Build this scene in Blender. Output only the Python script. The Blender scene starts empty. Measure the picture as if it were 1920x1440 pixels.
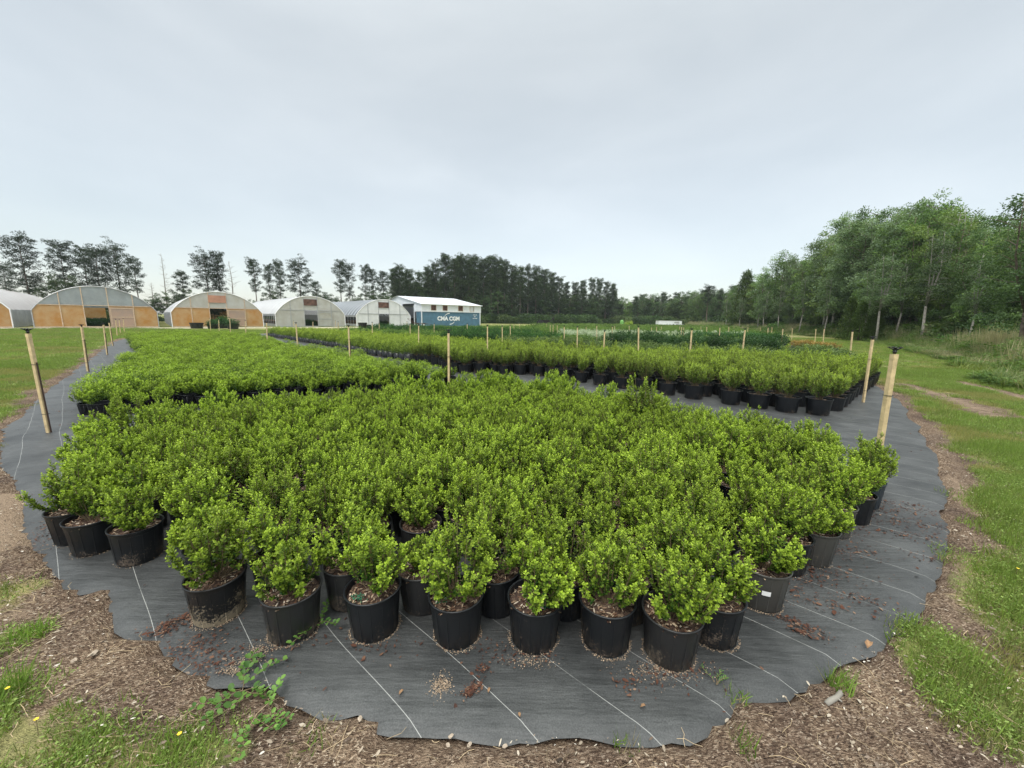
import bpy, bmesh, math, random
import numpy as np
from mathutils import Vector, Matrix
from mathutils.geometry import delaunay_2d_cdt

# ------------------------------------------------------------------ camera, world, sun, exposure
S = bpy.context.scene
COL = S.collection
EYE = 1.6
FPX = 722.0                       # focal length in pixels of the 1920 px wide photo
PITCH = math.atan((720 - 597) / FPX)
ROLL = math.atan(0.0148)
cp, sp, cr, sr = math.cos(PITCH), math.sin(PITCH), math.cos(ROLL), math.sin(ROLL)
cam_d = bpy.data.cameras.new("camera")
cam_d.sensor_width = 36.0
cam_d.lens = FPX / 1920 * 36.0
cam_d.clip_start = 0.05
cam_d.clip_end = 3000
cam = bpy.data.objects.new("camera", cam_d)
COL.objects.link(cam)
R3 = Matrix(((cr, -sr, 0), (sr * sp, cr * sp, -cp), (sr * cp, cr * cp, sp)))
cam.matrix_world = Matrix.Translation((0, 0, EYE)) @ R3.to_4x4()
S.camera = cam

S.view_settings.view_transform = 'Standard'
S.view_settings.look = 'None'
S.view_settings.gamma = 1
S.view_settings.use_curve_mapping = False
S.view_settings.exposure = 0.5

SUN_EL, SUN_AZ = math.radians(58), math.radians(200)   # azimuth measured clockwise from +Y


def make_world():
    w = bpy.data.worlds.new("World")
    S.world = w
    w.use_nodes = True
    nt = w.node_tree
    nt.nodes.clear()
    N, L = nt.nodes.new, nt.links.new
    out = N('ShaderNodeOutputWorld')
    bg_sky, bg_cl, add = N('ShaderNodeBackground'), N('ShaderNodeBackground'), N('ShaderNodeAddShader')
    sky = N('ShaderNodeTexSky')
    sky.sky_type = 'NISHITA'
    sky.sun_disc = False
    sky.sun_elevation = SUN_EL
    sky.sun_rotation = SUN_AZ
    L(sky.outputs[0], bg_sky.inputs[0])
    bg_sky.inputs[1].default_value = 0.05
    tc = N('ShaderNodeTexCoord')
    sep = N('ShaderNodeSeparateXYZ')
    L(tc.outputs['Generated'], sep.inputs[0])
    # overcast layer: brighter towards the zenith (CIE overcast sky), soft cloud bands
    mp = N('ShaderNodeMapping')
    mp.inputs['Scale'].default_value = (1.0, 1.0, 3.2)
    mp.inputs['Rotation'].default_value = (0.1, 0.25, 0.5)
    L(tc.outputs['Generated'], mp.inputs[0])
    n1 = N('ShaderNodeTexNoise')
    n1.inputs['Scale'].default_value = 1.7
    n1.inputs['Detail'].default_value = 5
    n1.inputs['Roughness'].default_value = 0.5
    n1.inputs['Distortion'].default_value = 0.3
    L(mp.outputs[0], n1.inputs[0])
    ramp = N('ShaderNodeValToRGB')
    e = ramp.color_ramp.elements
    e[0].position, e[0].color = 0.34, (0.425, 0.442, 0.418, 1)
    e[1].position, e[1].color = 0.68, (0.520, 0.532, 0.500, 1)
    L(n1.outputs[0], ramp.inputs[0])
    lum = N('ShaderNodeMapRange')
    lum.inputs['From Min'].default_value = 0.0
    lum.inputs['From Max'].default_value = 1.0
    lr = N('ShaderNodeValToRGB')
    el = lr.color_ramp.elements
    el[0].position, el[0].color = 0.0, (0.225, 0.225, 0.225, 1)
    el[1].position, el[1].color = 1.0, (1.2, 1.2, 1.2, 1)
    for p_, v_ in ((0.06, 0.24), (0.22, 0.24), (0.5, 0.238), (0.62, 0.27), (0.72, 0.75), (0.85, 1.1)):
        k = el.new(p_)
        k.color = (v_, v_, v_, 1)
    L(sep.outputs[2], lr.inputs[0])
    mul = N('ShaderNodeMixRGB')
    mul.blend_type = 'MULTIPLY'
    mul.inputs[0].default_value = 1
    L(ramp.outputs[0], mul.inputs[1])
    L(lr.outputs[0], mul.inputs[2])
    L(mul.outputs[0], bg_cl.inputs[0])
    bg_cl.inputs[1].default_value = 3.6
    L(bg_sky.outputs[0], add.inputs[0])
    L(bg_cl.outputs[0], add.inputs[1])
    L(add.outputs[0], out.inputs[0])


make_world()
sd = bpy.data.lights.new("sun", 'SUN')
sd.energy = 1.5
sd.angle = math.radians(16)
sd.color = (1.0, 0.97, 0.92)
sun = bpy.data.objects.new("sun", sd)
COL.objects.link(sun)
sdir = Vector((math.sin(SUN_AZ) * math.cos(SUN_EL), math.cos(SUN_AZ) * math.cos(SUN_EL), math.sin(SUN_EL)))
sun.rotation_euler = sdir.to_track_quat('Z', 'Y').to_euler()
S.cycles.max_bounces = 6
S.cycles.transparent_max_bounces = 12
S.cycles.transmission_bounces = 4
S.cycles.diffuse_bounces = 3
S.cycles.glossy_bounces = 2


# ------------------------------------------------------------------ measuring helpers (photo pixel -> place)
def ray(px, py):
    a = (px - 960) / FPX
    b = (720 - py) / FPX
    a2 = a * cr - b * sr
    b2 = a * sr + b * cr
    return a2, cp + b2 * sp, -sp + b2 * cp


def at(px, py, z=0.0):
    x, y, d = ray(px, py)
    t = (z - EYE) / d
    return (x * t, y * t)


def at_depth(px, py, Y):
    x, y, d = ray(px, py)
    return (x / y * Y, Y, EYE + d / y * Y)


rng = np.random.default_rng(7)
random.seed(7)


# ------------------------------------------------------------------ object helpers
def tag(o, label=None, cat=None, group=None, kind=None):
    if label: o['label'] = label
    if cat: o['category'] = cat
    if group: o['group'] = group
    if kind: o['kind'] = kind
    return o


def empty(name, loc=(0, 0, 0), rz=0.0):
    o = bpy.data.objects.new(name, None)
    o.empty_display_size = 0.2
    COL.objects.link(o)
    o.location = loc
    o.rotation_euler = (0, 0, rz)
    return o


def obj(name, me, mat=None, parent=None, link=True):
    o = bpy.data.objects.new(name, me)
    if link: COL.objects.link(o)
    if mat is not None and not me.materials:
        for m in (mat if isinstance(mat, (list, tuple)) else [mat]):
            me.materials.append(m)
    if parent is not None: o.parent = parent
    return o


def mesh_np(name, V, F, col=None, smooth=False, mi=None):
    """V (n,3); F list of arrays each (m,k) of equal k, or python list of faces"""
    me = bpy.data.meshes.new(name)
    V = np.asarray(V, dtype=np.float32)
    if isinstance(F, np.ndarray): F = [F]
    if F and isinstance(F[0], np.ndarray):
        tot = np.concatenate([np.full(len(f), f.shape[1], dtype=np.int32) for f in F])
        idx = np.concatenate([f.reshape(-1) for f in F]).astype(np.int32)
    else:
        tot = np.array([len(f) for f in F], dtype=np.int32)
        idx = np.array([i for f in F for i in f], dtype=np.int32)
    me.vertices.add(len(V))
    me.vertices.foreach_set('co', V.reshape(-1))
    me.loops.add(len(idx))
    me.loops.foreach_set('vertex_index', idx)
    me.polygons.add(len(tot))
    st = np.concatenate([[0], np.cumsum(tot)[:-1]]).astype(np.int32)
    me.polygons.foreach_set('loop_start', st)
    me.polygons.foreach_set('loop_total', tot)
    if smooth: me.polygons.foreach_set('use_smooth', np.ones(len(tot), dtype=bool))
    if mi is not None: me.polygons.foreach_set('material_index', np.asarray(mi, dtype=np.int32))
    if col is not None:
        a = me.color_attributes.new('tint', 'FLOAT_COLOR', 'POINT')
        c4 = np.ones((len(V), 4), dtype=np.float32)
        c4[:, :3] = col
        a.data.foreach_set('color', c4.reshape(-1))
    me.update(calc_edges=True)
    me.validate()
    return me


class MB:
    """collects boxes, tubes and lathed shapes into one mesh"""

    def __init__(s):
        s.v, s.f, s.sm = [], [], []

    def add(s, vs, fs):
        b = len(s.v)
        s.v += [tuple(v) for v in vs]
        s.f += [tuple(b + i for i in f) for f in fs]
        return s

    def box(s, c, size, rz=0.0, ax=None):
        x, y, z = size[0] / 2, size[1] / 2, size[2] / 2
        M = Matrix.Rotation(rz, 3, 'Z') if ax is None else ax
        vs = [Vector(c) + M @ Vector((i * x, j * y, k * z)) for k in (-1, 1) for j in (-1, 1) for i in (-1, 1)]
        return s.add(vs, [(0, 2, 3, 1), (4, 5, 7, 6), (0, 1, 5, 4), (2, 6, 7, 3), (0, 4, 6, 2), (1, 3, 7, 5)])

    def tube(s, pts, rad, n=8, cap=True):
        pts = [Vector(p) for p in pts]
        if not isinstance(rad, (list, tuple)): rad = [rad] * len(pts)
        rings = []
        up = Vector((0, 0, 1))
        prev = None
        for i, p in enumerate(pts):
            d = (pts[min(i + 1, len(pts) - 1)] - pts[max(i - 1, 0)])
            if d.length < 1e-9: d = up.copy()
            d.normalize()
            if prev is None:
                a = d.cross(Vector((1, 0, 0)) if abs(d.x) < 0.9 else Vector((0, 1, 0))).normalized()
            else:
                a = (prev - d * prev.dot(d)).normalized()
            prev = a
            b = d.cross(a)
            rings.append([p + (a * math.cos(t) + b * math.sin(t)) * rad[i] for t in [2 * math.pi * k / n for k in range(n)]])
        vs = [v for r in rings for v in r]
        fs = []
        for i in range(len(rings) - 1):
            for k in range(n):
                k2 = (k + 1) % n
                fs.append((i * n + k, i * n + k2, (i + 1) * n + k2, (i + 1) * n + k))
        if cap:
            fs.append(tuple(range(n - 1, -1, -1)))
            fs.append(tuple((len(rings) - 1) * n + k for k in range(n)))
        return s.add(vs, fs)

    def lathe(s, prof, n=24, c=(0, 0, 0), wob=0.0):
        vs, fs = [], []
        for (r, z) in prof:
            for k in range(n):
                t = 2 * math.pi * k / n
                rr = r * (1 + wob * math.sin(2 * t))
                vs.append((c[0] + rr * math.cos(t), c[1] + rr * math.sin(t), c[2] + z))
        for i in range(len(prof) - 1):
            for k in range(n):
                k2 = (k + 1) % n
                fs.append((i * n + k, i * n + k2, (i + 1) * n + k2, (i + 1) * n + k))
        return s.add(vs, fs)

    def mesh(s, name, smooth=False):
        me = bpy.data.meshes.new(name)
        me.from_pydata(s.v, [], s.f)
        if smooth:
            me.polygons.foreach_set('use_smooth', np.ones(len(s.f), dtype=bool))
        me.update()
        return me

    def build(s, name, mat, parent=None, smooth=False):
        return obj(name, s.mesh(name, smooth), mat, parent)


def fbm(x, y, sc=1.0, seed=0, octv=4):
    """value noise, numpy, 0..1"""
    out = np.zeros_like(x, dtype=float)
    amp, tot = 1.0, 0.0
    for o in range(octv):
        X, Y = x * sc * 2 ** o + seed * 17.3 + 500, y * sc * 2 ** o + seed * 9.1 + 500
        xi, yi = np.floor(X).astype(np.int64), np.floor(Y).astype(np.int64)
        fx, fy = X - xi, Y - yi
        fx, fy = fx * fx * (3 - 2 * fx), fy * fy * (3 - 2 * fy)

        def h(a, b):
            n = (a * 374761393 + b * 668265263 + seed * 1013904223) & 0xffffffff
            n = ((n ^ (n >> 13)) * 1274126177) & 0xffffffff
            return ((n ^ (n >> 16)) & 0xffff) / 65535.0
        v = (h(xi, yi) * (1 - fx) + h(xi + 1, yi) * fx) * (1 - fy) + (h(xi, yi + 1) * (1 - fx) + h(xi + 1, yi + 1) * fx) * fy
        out += v * amp
        tot += amp
        amp *= 0.5
    return out / tot


def in_poly(x, y, poly):
    ins = np.zeros(x.shape, dtype=bool)
    n = len(poly)
    for i in range(n):
        x1, y1 = poly[i]
        x2, y2 = poly[(i + 1) % n]
        c = ((y1 > y) != (y2 > y)) & (x < (x2 - x1) * (y - y1) / ((y2 - y1) + 1e-12) + x1)
        ins ^= c
    return ins


def poly_dist(x, y, poly, closed=True):
    d = np.full(x.shape, 1e9)
    n = len(poly)
    for i in range(n if closed else n - 1):
        x1, y1 = poly[i]
        x2, y2 = poly[(i + 1) % n]
        dx, dy = x2 - x1, y2 - y1
        t = np.clip(((x - x1) * dx + (y - y1) * dy) / (dx * dx + dy * dy + 1e-12), 0, 1)
        d = np.minimum(d, np.hypot(x - x1 - t * dx, y - y1 - t * dy))
    return d


# ------------------------------------------------------------------ materials
def mat_base(name):
    m = bpy.data.materials.new(name)
    m.use_nodes = True
    nt = m.node_tree
    b = nt.nodes['Principled BSDF']
    return m, nt, b


def plain(name, col, rough=0.6, spec=0.5, metal=0.0, var=0.0, vscale=8.0, bump=0.0, bscale=40.0):
    m, nt, b = mat_base(name)
    b.inputs['Base Color'].default_value = (*col, 1)
    b.inputs['Roughness'].default_value = rough
    b.inputs['Specular IOR Level'].default_value = spec
    b.inputs['Metallic'].default_value = metal
    if var > 0 or bump > 0:
        tc = nt.nodes.new('ShaderNodeTexCoord')
    if var > 0:
        n = nt.nodes.new('ShaderNodeTexNoise')
        n.inputs['Scale'].default_value = vscale
        n.inputs['Detail'].default_value = 6
        nt.links.new(tc.outputs['Object'], n.inputs[0])
        r = nt.nodes.new('ShaderNodeMixRGB')
        r.inputs[1].default_value = (*[c * (1 - var) for c in col], 1)
        r.inputs[2].default_value = (*[min(1, c * (1 + var)) for c in col], 1)
        mr = nt.nodes.new('ShaderNodeMapRange')
        mr.inputs['From Min'].default_value = 0.3
        mr.inputs['From Max'].default_value = 0.7
        nt.links.new(n.outputs[0], mr.inputs[0])
        nt.links.new(mr.outputs[0], r.inputs[0])
        nt.links.new(r.outputs[0], b.inputs['Base Color'])
    if bump > 0:
        n2 = nt.nodes.new('ShaderNodeTexNoise')
        n2.inputs['Scale'].default_value = bscale
        n2.inputs['Detail'].default_value = 4
        nt.links.new(tc.outputs['Object'], n2.inputs[0])
        bp = nt.nodes.new('ShaderNodeBump')
        bp.inputs['Strength'].default_value = bump
        bp.inputs['Distance'].default_value = 0.01
        nt.links.new(n2.outputs[0], bp.inputs['Height'])
        nt.links.new(bp.outputs[0], b.inputs['Normal'])
    return m


def leaf_mat(name, mult=(1, 1, 1), rough=0.45, trans=0.3, rand=0.25, spec=0.4, thue=(1.15, 1.25, 0.5)):
    """tint attribute x per-object random brightness; part of the light passes through the leaf"""
    m, nt, b = mat_base(name)
    N, L = nt.nodes.new, nt.links.new
    at_ = N('ShaderNodeAttribute')
    at_.attribute_name = 'tint'
    oi = N('ShaderNodeObjectInfo')
    mr = N('ShaderNodeMapRange')
    mr.inputs['To Min'].default_value = 1 - rand
    mr.inputs['To Max'].default_value = 1 + rand
    L(oi.outputs['Random'], mr.inputs[0])
    vm = N('ShaderNodeVectorMath')
    vm.operation = 'MULTIPLY'
    vm.inputs[1].default_value = mult
    L(at_.outputs['Vector'], vm.inputs[0])
    vs = N('ShaderNodeVectorMath')
    vs.operation = 'SCALE'
    L(vm.outputs[0], vs.inputs[0])
    L(mr.outputs[0], vs.inputs['Scale'])
    L(vs.outputs[0], b.inputs['Base Color'])
    b.inputs['Roughness'].default_value = rough
    b.inputs['Specular IOR Level'].default_value = spec
    tr = N('ShaderNodeBsdfTranslucent')
    v2 = N('ShaderNodeVectorMath')
    v2.operation = 'MULTIPLY'
    v2.inputs[1].default_value = thue
    L(vs.outputs[0], v2.inputs[0])
    L(v2.outputs[0], tr.inputs[0])
    mx = N('ShaderNodeMixShader')
    mx.inputs[0].default_value = trans
    L(b.outputs[0], mx.inputs[1])
    L(tr.outputs[0], mx.inputs[2])
    L(mx.outputs[0], nt.nodes['Material Output'].inputs[0])
    return m


M = {}
M['leaf_a'] = leaf_mat('shrub_leaf', rough=0.48, trans=0.24, rand=0.2, spec=0.22)
M['leaf_tree'] = leaf_mat('tree_leaf', rough=0.6, trans=0.25, rand=0.3, spec=0.2)
M['leaf_pine'] = leaf_mat('pine_needle', rough=0.6, trans=0.12, rand=0.22, spec=0.2, thue=(1.1, 1.15, 0.7))
M['grass'] = leaf_mat('grass_blade', rough=0.55, trans=0.3, rand=0.2, spec=0.25)
M['chip'] = leaf_mat('wood_chip', rough=0.9, trans=0.0, rand=0.1, spec=0.15)
M['bark'] = plain('bark', (0.13, 0.10, 0.08), 0.9, 0.2, var=0.4, vscale=6, bump=0.5, bscale=20)
M['pale_bark'] = plain('pale_bark', (0.27, 0.25, 0.215), 0.85, 0.2, var=0.35, vscale=4, bump=0.3, bscale=20)
M['twig'] = plain('twig', (0.16, 0.12, 0.07), 0.8, 0.2, var=0.2)
M['stake'] = plain('stake_wood', (0.60, 0.46, 0.26), 0.75, 0.25, var=0.22, vscale=14, bump=0.4, bscale=60)
M['black_plastic'] = plain('black_plastic', (0.012, 0.013, 0.014), 0.42, 0.5)
M['brown_pipe'] = plain('brown_pipe', (0.05, 0.028, 0.022), 0.55, 0.4)
M['white_metal'] = plain('white_metal', (0.72, 0.75, 0.78), 0.45, 0.5, var=0.05, vscale=1.2)
M['white_paint'] = plain('white_paint', (0.8, 0.8, 0.8), 0.6)
M['galv'] = plain('galvanised_steel', (0.42, 0.43, 0.44), 0.45, 0.5, metal=0.4, var=0.15)
M['dark'] = plain('dark_interior', (0.02, 0.018, 0.016), 0.9, 0.2)
M['fan_brown'] = plain('weathered_board', (0.11, 0.06, 0.045), 0.8, 0.3, var=0.6, vscale=2.5)
M['pink_board'] = plain('faded_board', (0.42, 0.22, 0.15), 0.8, 0.3, var=0.12, vscale=2)
M['frame_wood'] = plain('frame_wood', (0.55, 0.42, 0.3), 0.8, 0.2, var=0.2)
M['bench_wood'] = plain('bench_wood', (0.2, 0.12, 0.07), 0.8, 0.2, var=0.3)
M['sand'] = plain('sand', (0.36, 0.27, 0.19), 0.95, 0.1, var=0.3, vscale=60, bump=0.6, bscale=200)
M['net_green'] = plain('green_net', (0.02, 0.16, 0.08), 0.7)


def pot_mat(name, col, dust, extra=0.0):
    m, nt, b = mat_base(name)
    N, L = nt.nodes.new, nt.links.new
    tc = N('ShaderNodeTexCoord')
    oi = N('ShaderNodeObjectInfo')
    ad = N('ShaderNodeVectorMath')
    sc = N('ShaderNodeVectorMath')
    sc.operation = 'SCALE'
    sc.inputs[0].default_value = (13, 7, 0)
    L(oi.outputs['Random'], sc.inputs['Scale'])
    L(tc.outputs['Object'], ad.inputs[0])
    L(sc.outputs[0], ad.inputs[1])
    n = N('ShaderNodeTexNoise')
    n.inputs['Scale'].default_value = 90
    n.inputs['Detail'].default_value = 6
    n.inputs['Roughness'].default_value = 0.7
    L(ad.outputs[0], n.inputs[0])
    nb = N('ShaderNodeTexNoise')
    nb.inputs['Scale'].default_value = 7
    L(ad.outputs[0], nb.inputs[0])
    sep = N('ShaderNodeSeparateXYZ')
    L(tc.outputs['Object'], sep.inputs[0])
    hz = N('ShaderNodeMapRange')      # splashed soil sits on the lower wall
    hz.inputs['From Min'].default_value = 0.0
    hz.inputs['From Max'].default_value = 0.22
    hz.inputs['To Min'].default_value = 0.17 + extra
    hz.inputs['To Max'].default_value = -0.05
    L(sep.outputs[2], hz.inputs[0])
    a1 = N('ShaderNodeMath'); a1.operation = 'ADD'
    L(n.outputs[0], a1.inputs[0]); L(hz.outputs[0], a1.inputs[1])
    a2 = N('ShaderNodeMath'); a2.operation = 'MULTIPLY_ADD'
    L(nb.outputs[0], a2.inputs[0]); a2.inputs[1].default_value = 0.7; L(a1.outputs[0], a2.inputs[2])
    mr = N('ShaderNodeMapRange')
    mr.inputs['From Min'].default_value = 1.04
    mr.inputs['From Max'].default_value = 1.18
    L(a2.outputs[0], mr.inputs[0])
    mx = N('ShaderNodeMixRGB')
    mx.inputs[1].default_value = (*col, 1)
    mx.inputs[2].default_value = (*dust, 1)
    L(mr.outputs[0], mx.inputs[0])
    L(mx.outputs[0], b.inputs['Base Color'])
    rr = N('ShaderNodeMapRange')
    rr.inputs['To Min'].default_value = 0.38
    rr.inputs['To Max'].default_value = 0.9
    L(mr.outputs[0], rr.inputs[0])
    L(rr.outputs[0], b.inputs['Roughness'])
    b.inputs['Specular IOR Level'].default_value = 0.4
    return m


M['pot'] = pot_mat('black_pot', (0.010, 0.0115, 0.014), (0.17, 0.13, 0.10))
M['pot_splash'] = pot_mat('splashed_pot', (0.012, 0.0125, 0.014), (0.36, 0.29, 0.20), .30)
M['pot_dusty'] = pot_mat('dusty_pot', (0.022, 0.022, 0.023), (0.15, 0.12, 0.09), .07)
M['pot_grey'] = pot_mat('faded_pot', (0.060, 0.058, 0.053), (0.17, 0.14, 0.11))
M['pot_blue'] = pot_mat('bluish_pot', (0.03, 0.04, 0.05), (0.1, 0.09, 0.08))


def soil_mat():
    m, nt, b = mat_base('potting_mulch')
    N, L = nt.nodes.new, nt.links.new
    tc = N('ShaderNodeTexCoord')
    v = N('ShaderNodeTexVoronoi')
    v.inputs['Scale'].default_value = 70
    L(tc.outputs['Object'], v.inputs[0])
    r = N('ShaderNodeValToRGB')
    r.color_ramp.elements[0].color = (0.035, 0.018, 0.012, 1)
    r.color_ramp.elements[1].color = (0.20, 0.14, 0.09, 1)
    e = r.color_ramp.elements.new(0.6); e.color = (0.06, 0.033, 0.022, 1)
    L(v.outputs['Color'], r.inputs[0])
    L(r.outputs[0], b.inputs['Base Color'])
    b.inputs['Roughness'].default_value = 0.9
    bp = N('ShaderNodeBump')
    bp.inputs['Distance'].default_value = 0.01
    bp.inputs['Strength'].default_value = 0.8
    L(v.outputs['Distance'], bp.inputs['Height'])
    L(bp.outputs[0], b.inputs['Normal'])
    return m


M['soil'] = soil_mat()


def ground_mat():
    m, nt, b = mat_base('ground')
    N, L = nt.nodes.new, nt.links.new
    tc = N('ShaderNodeTexCoord')
    at_ = N('ShaderNodeAttribute'); at_.attribute_name = 'tint'      # r: wood-chip cover, g: sand, b: gravel
    sep = N('ShaderNodeSeparateColor'); L(at_.outputs['Color'], sep.inputs[0])

    def noise(sc, det=5, rough=0.6, vec=None):
        n = N('ShaderNodeTexNoise'); n.inputs['Scale'].default_value = sc; n.inputs['Detail'].default_value = det
        n.inputs['Roughness'].default_value = rough
        L(vec or tc.outputs['Object'], n.inputs[0]); return n

    def ramp(src, stops):
        r = N('ShaderNodeValToRGB'); els = r.color_ramp.elements
        els[0].position, els[0].color = stops[0][0], (*stops[0][1], 1)
        els[1].position, els[1].color = stops[-1][0], (*stops[-1][1], 1)
        for p, c in stops[1:-1]:
            k = els.new(p); k.color = (*c, 1)
        L(src, r.inputs[0]); return r

    def mix(f, a, c, bt='MIX'):
        x = N('ShaderNodeMixRGB'); x.blend_type = bt
        if isinstance(f, (int, float)): x.inputs[0].default_value = f
        else: L(f, x.inputs[0])
        L(a, x.inputs[1]); L(c, x.inputs[2]); return x

    # grass
    ng = noise(0.35, 8, 0.62); ng2 = noise(14, 5, 0.7); ng3 = noise(3.0, 4, 0.6)
    g1 = ramp(ng.outputs[0], [(0.3, (0.12, 0.16, 0.045)), (0.46, (0.19, 0.21, 0.075)), (0.58, (0.30, 0.27, 0.14)), (0.72, (0.18, 0.21, 0.07))])
    g2 = ramp(ng2.outputs[0], [(0.3, (0.45, 0.5, 0.4)), (0.7, (1.35, 1.3, 1.2))])
    g = mix(0.8, g1.outputs[0], g2.outputs[0], 'MULTIPLY')
    g4 = ramp(ng3.outputs[0], [(0.35, (0.8, 0.85, 0.8)), (0.7, (1.25, 1.2, 1.0))])
    g = mix(0.7, g.outputs[0], g4.outputs[0], 'MULTIPLY')
    # wood chip litter
    mp = N('ShaderNodeMapping'); mp.inputs['Scale'].default_value = (1, 2.6, 1); mp.inputs['Rotation'].default_value = (0, 0, 0.5)
    L(tc.outputs['Object'], mp.inputs[0])
    nd = noise(6, 3, 0.5)
    va = N('ShaderNodeVectorMath'); va.operation = 'SCALE'; va.inputs['Scale'].default_value = 0.07; L(nd.outputs[1], va.inputs[0])
    vb = N('ShaderNodeVectorMath'); L(mp.outputs[0], vb.inputs[0]); L(va.outputs[0], vb.inputs[1])
    vo = N('ShaderNodeTexVoronoi'); vo.inputs['Scale'].default_value = 85; L(vb.outputs[0], vo.inputs[0])
    c1 = ramp(vo.outputs['Color'], [(0.1, (0.06, 0.040, 0.030)), (0.5, (0.16, 0.115, 0.083)), (0.75, (0.26, 0.20, 0.15)), (0.95, (0.45, 0.38, 0.30))])
    nbig = noise(2.2, 5, 0.6)
    c2 = ramp(nbig.outputs[0], [(0.35, (0.65, 0.6, 0.6)), (0.65, (1.25, 1.2, 1.1))])
    c = mix(1.0, c1.outputs[0], c2.outputs[0], 'MULTIPLY')
    nsand = noise(140, 3, 0.6)
    sandc = ramp(nsand.outputs[0], [(0.3, (0.22, 0.155, 0.105)), (0.7, (0.38, 0.285, 0.20))])
    ns = noise(9, 6, 0.7)
    sa = N('ShaderNodeMath'); sa.operation = 'ADD'; L(sep.outputs[1], sa.inputs[0]); L(ns.outputs[0], sa.inputs[1])
    sm = N('ShaderNodeMapRange'); sm.inputs['From Min'].default_value = 0.95; sm.inputs['From Max'].default_value = 1.15
    L(sa.outputs[0], sm.inputs[0])
    c = mix(sm.outputs[0], c.outputs[0], sandc.outputs[0])
    # blend
    nm = noise(7, 8, 0.75)
    ma = N('ShaderNodeMath'); ma.operation = 'ADD'; L(sep.outputs[0], ma.inputs[0]); L(nm.outputs[0], ma.inputs[1])
    mm = N('ShaderNodeMapRange'); mm.inputs['From Min'].default_value = 0.93; mm.inputs['From Max'].default_value = 1.10
    L(ma.outputs[0], mm.inputs[0])
    f = mix(mm.outputs[0], g.outputs[0], c.outputs[0])
    # gravel track
    ngr = noise(9, 8, 0.8)
    gr = ramp(ngr.outputs[0], [(0.3, (0.36, 0.31, 0.24)), (0.7, (0.58, 0.52, 0.43))])
    f = mix(sep.outputs[2], f.outputs[0], gr.outputs[0])
    L(f.outputs[0], b.inputs['Base Color'])
    b.inputs['Roughness'].default_value = 0.95
    b.inputs['Specular IOR Level'].default_value = 0.15
    bp = N('ShaderNodeBump'); bp.inputs['Distance'].default_value = 0.02; bp.inputs['Strength'].default_value = 0.7
    L(vo.outputs['Distance'], bp.inputs['Height'])
    bp2 = N('ShaderNodeBump'); bp2.inputs['Distance'].default_value = 0.05; bp2.inputs['Strength'].default_value = 0.6
    L(ng2.outputs[0], bp2.inputs['Height']); L(bp.outputs[0], bp2.inputs['Normal'])
    L(bp2.outputs[0], b.inputs['Normal'])
    return m


THREAD_ANG = math.radians(-41)     # direction of the woven-in marker threads


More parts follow.
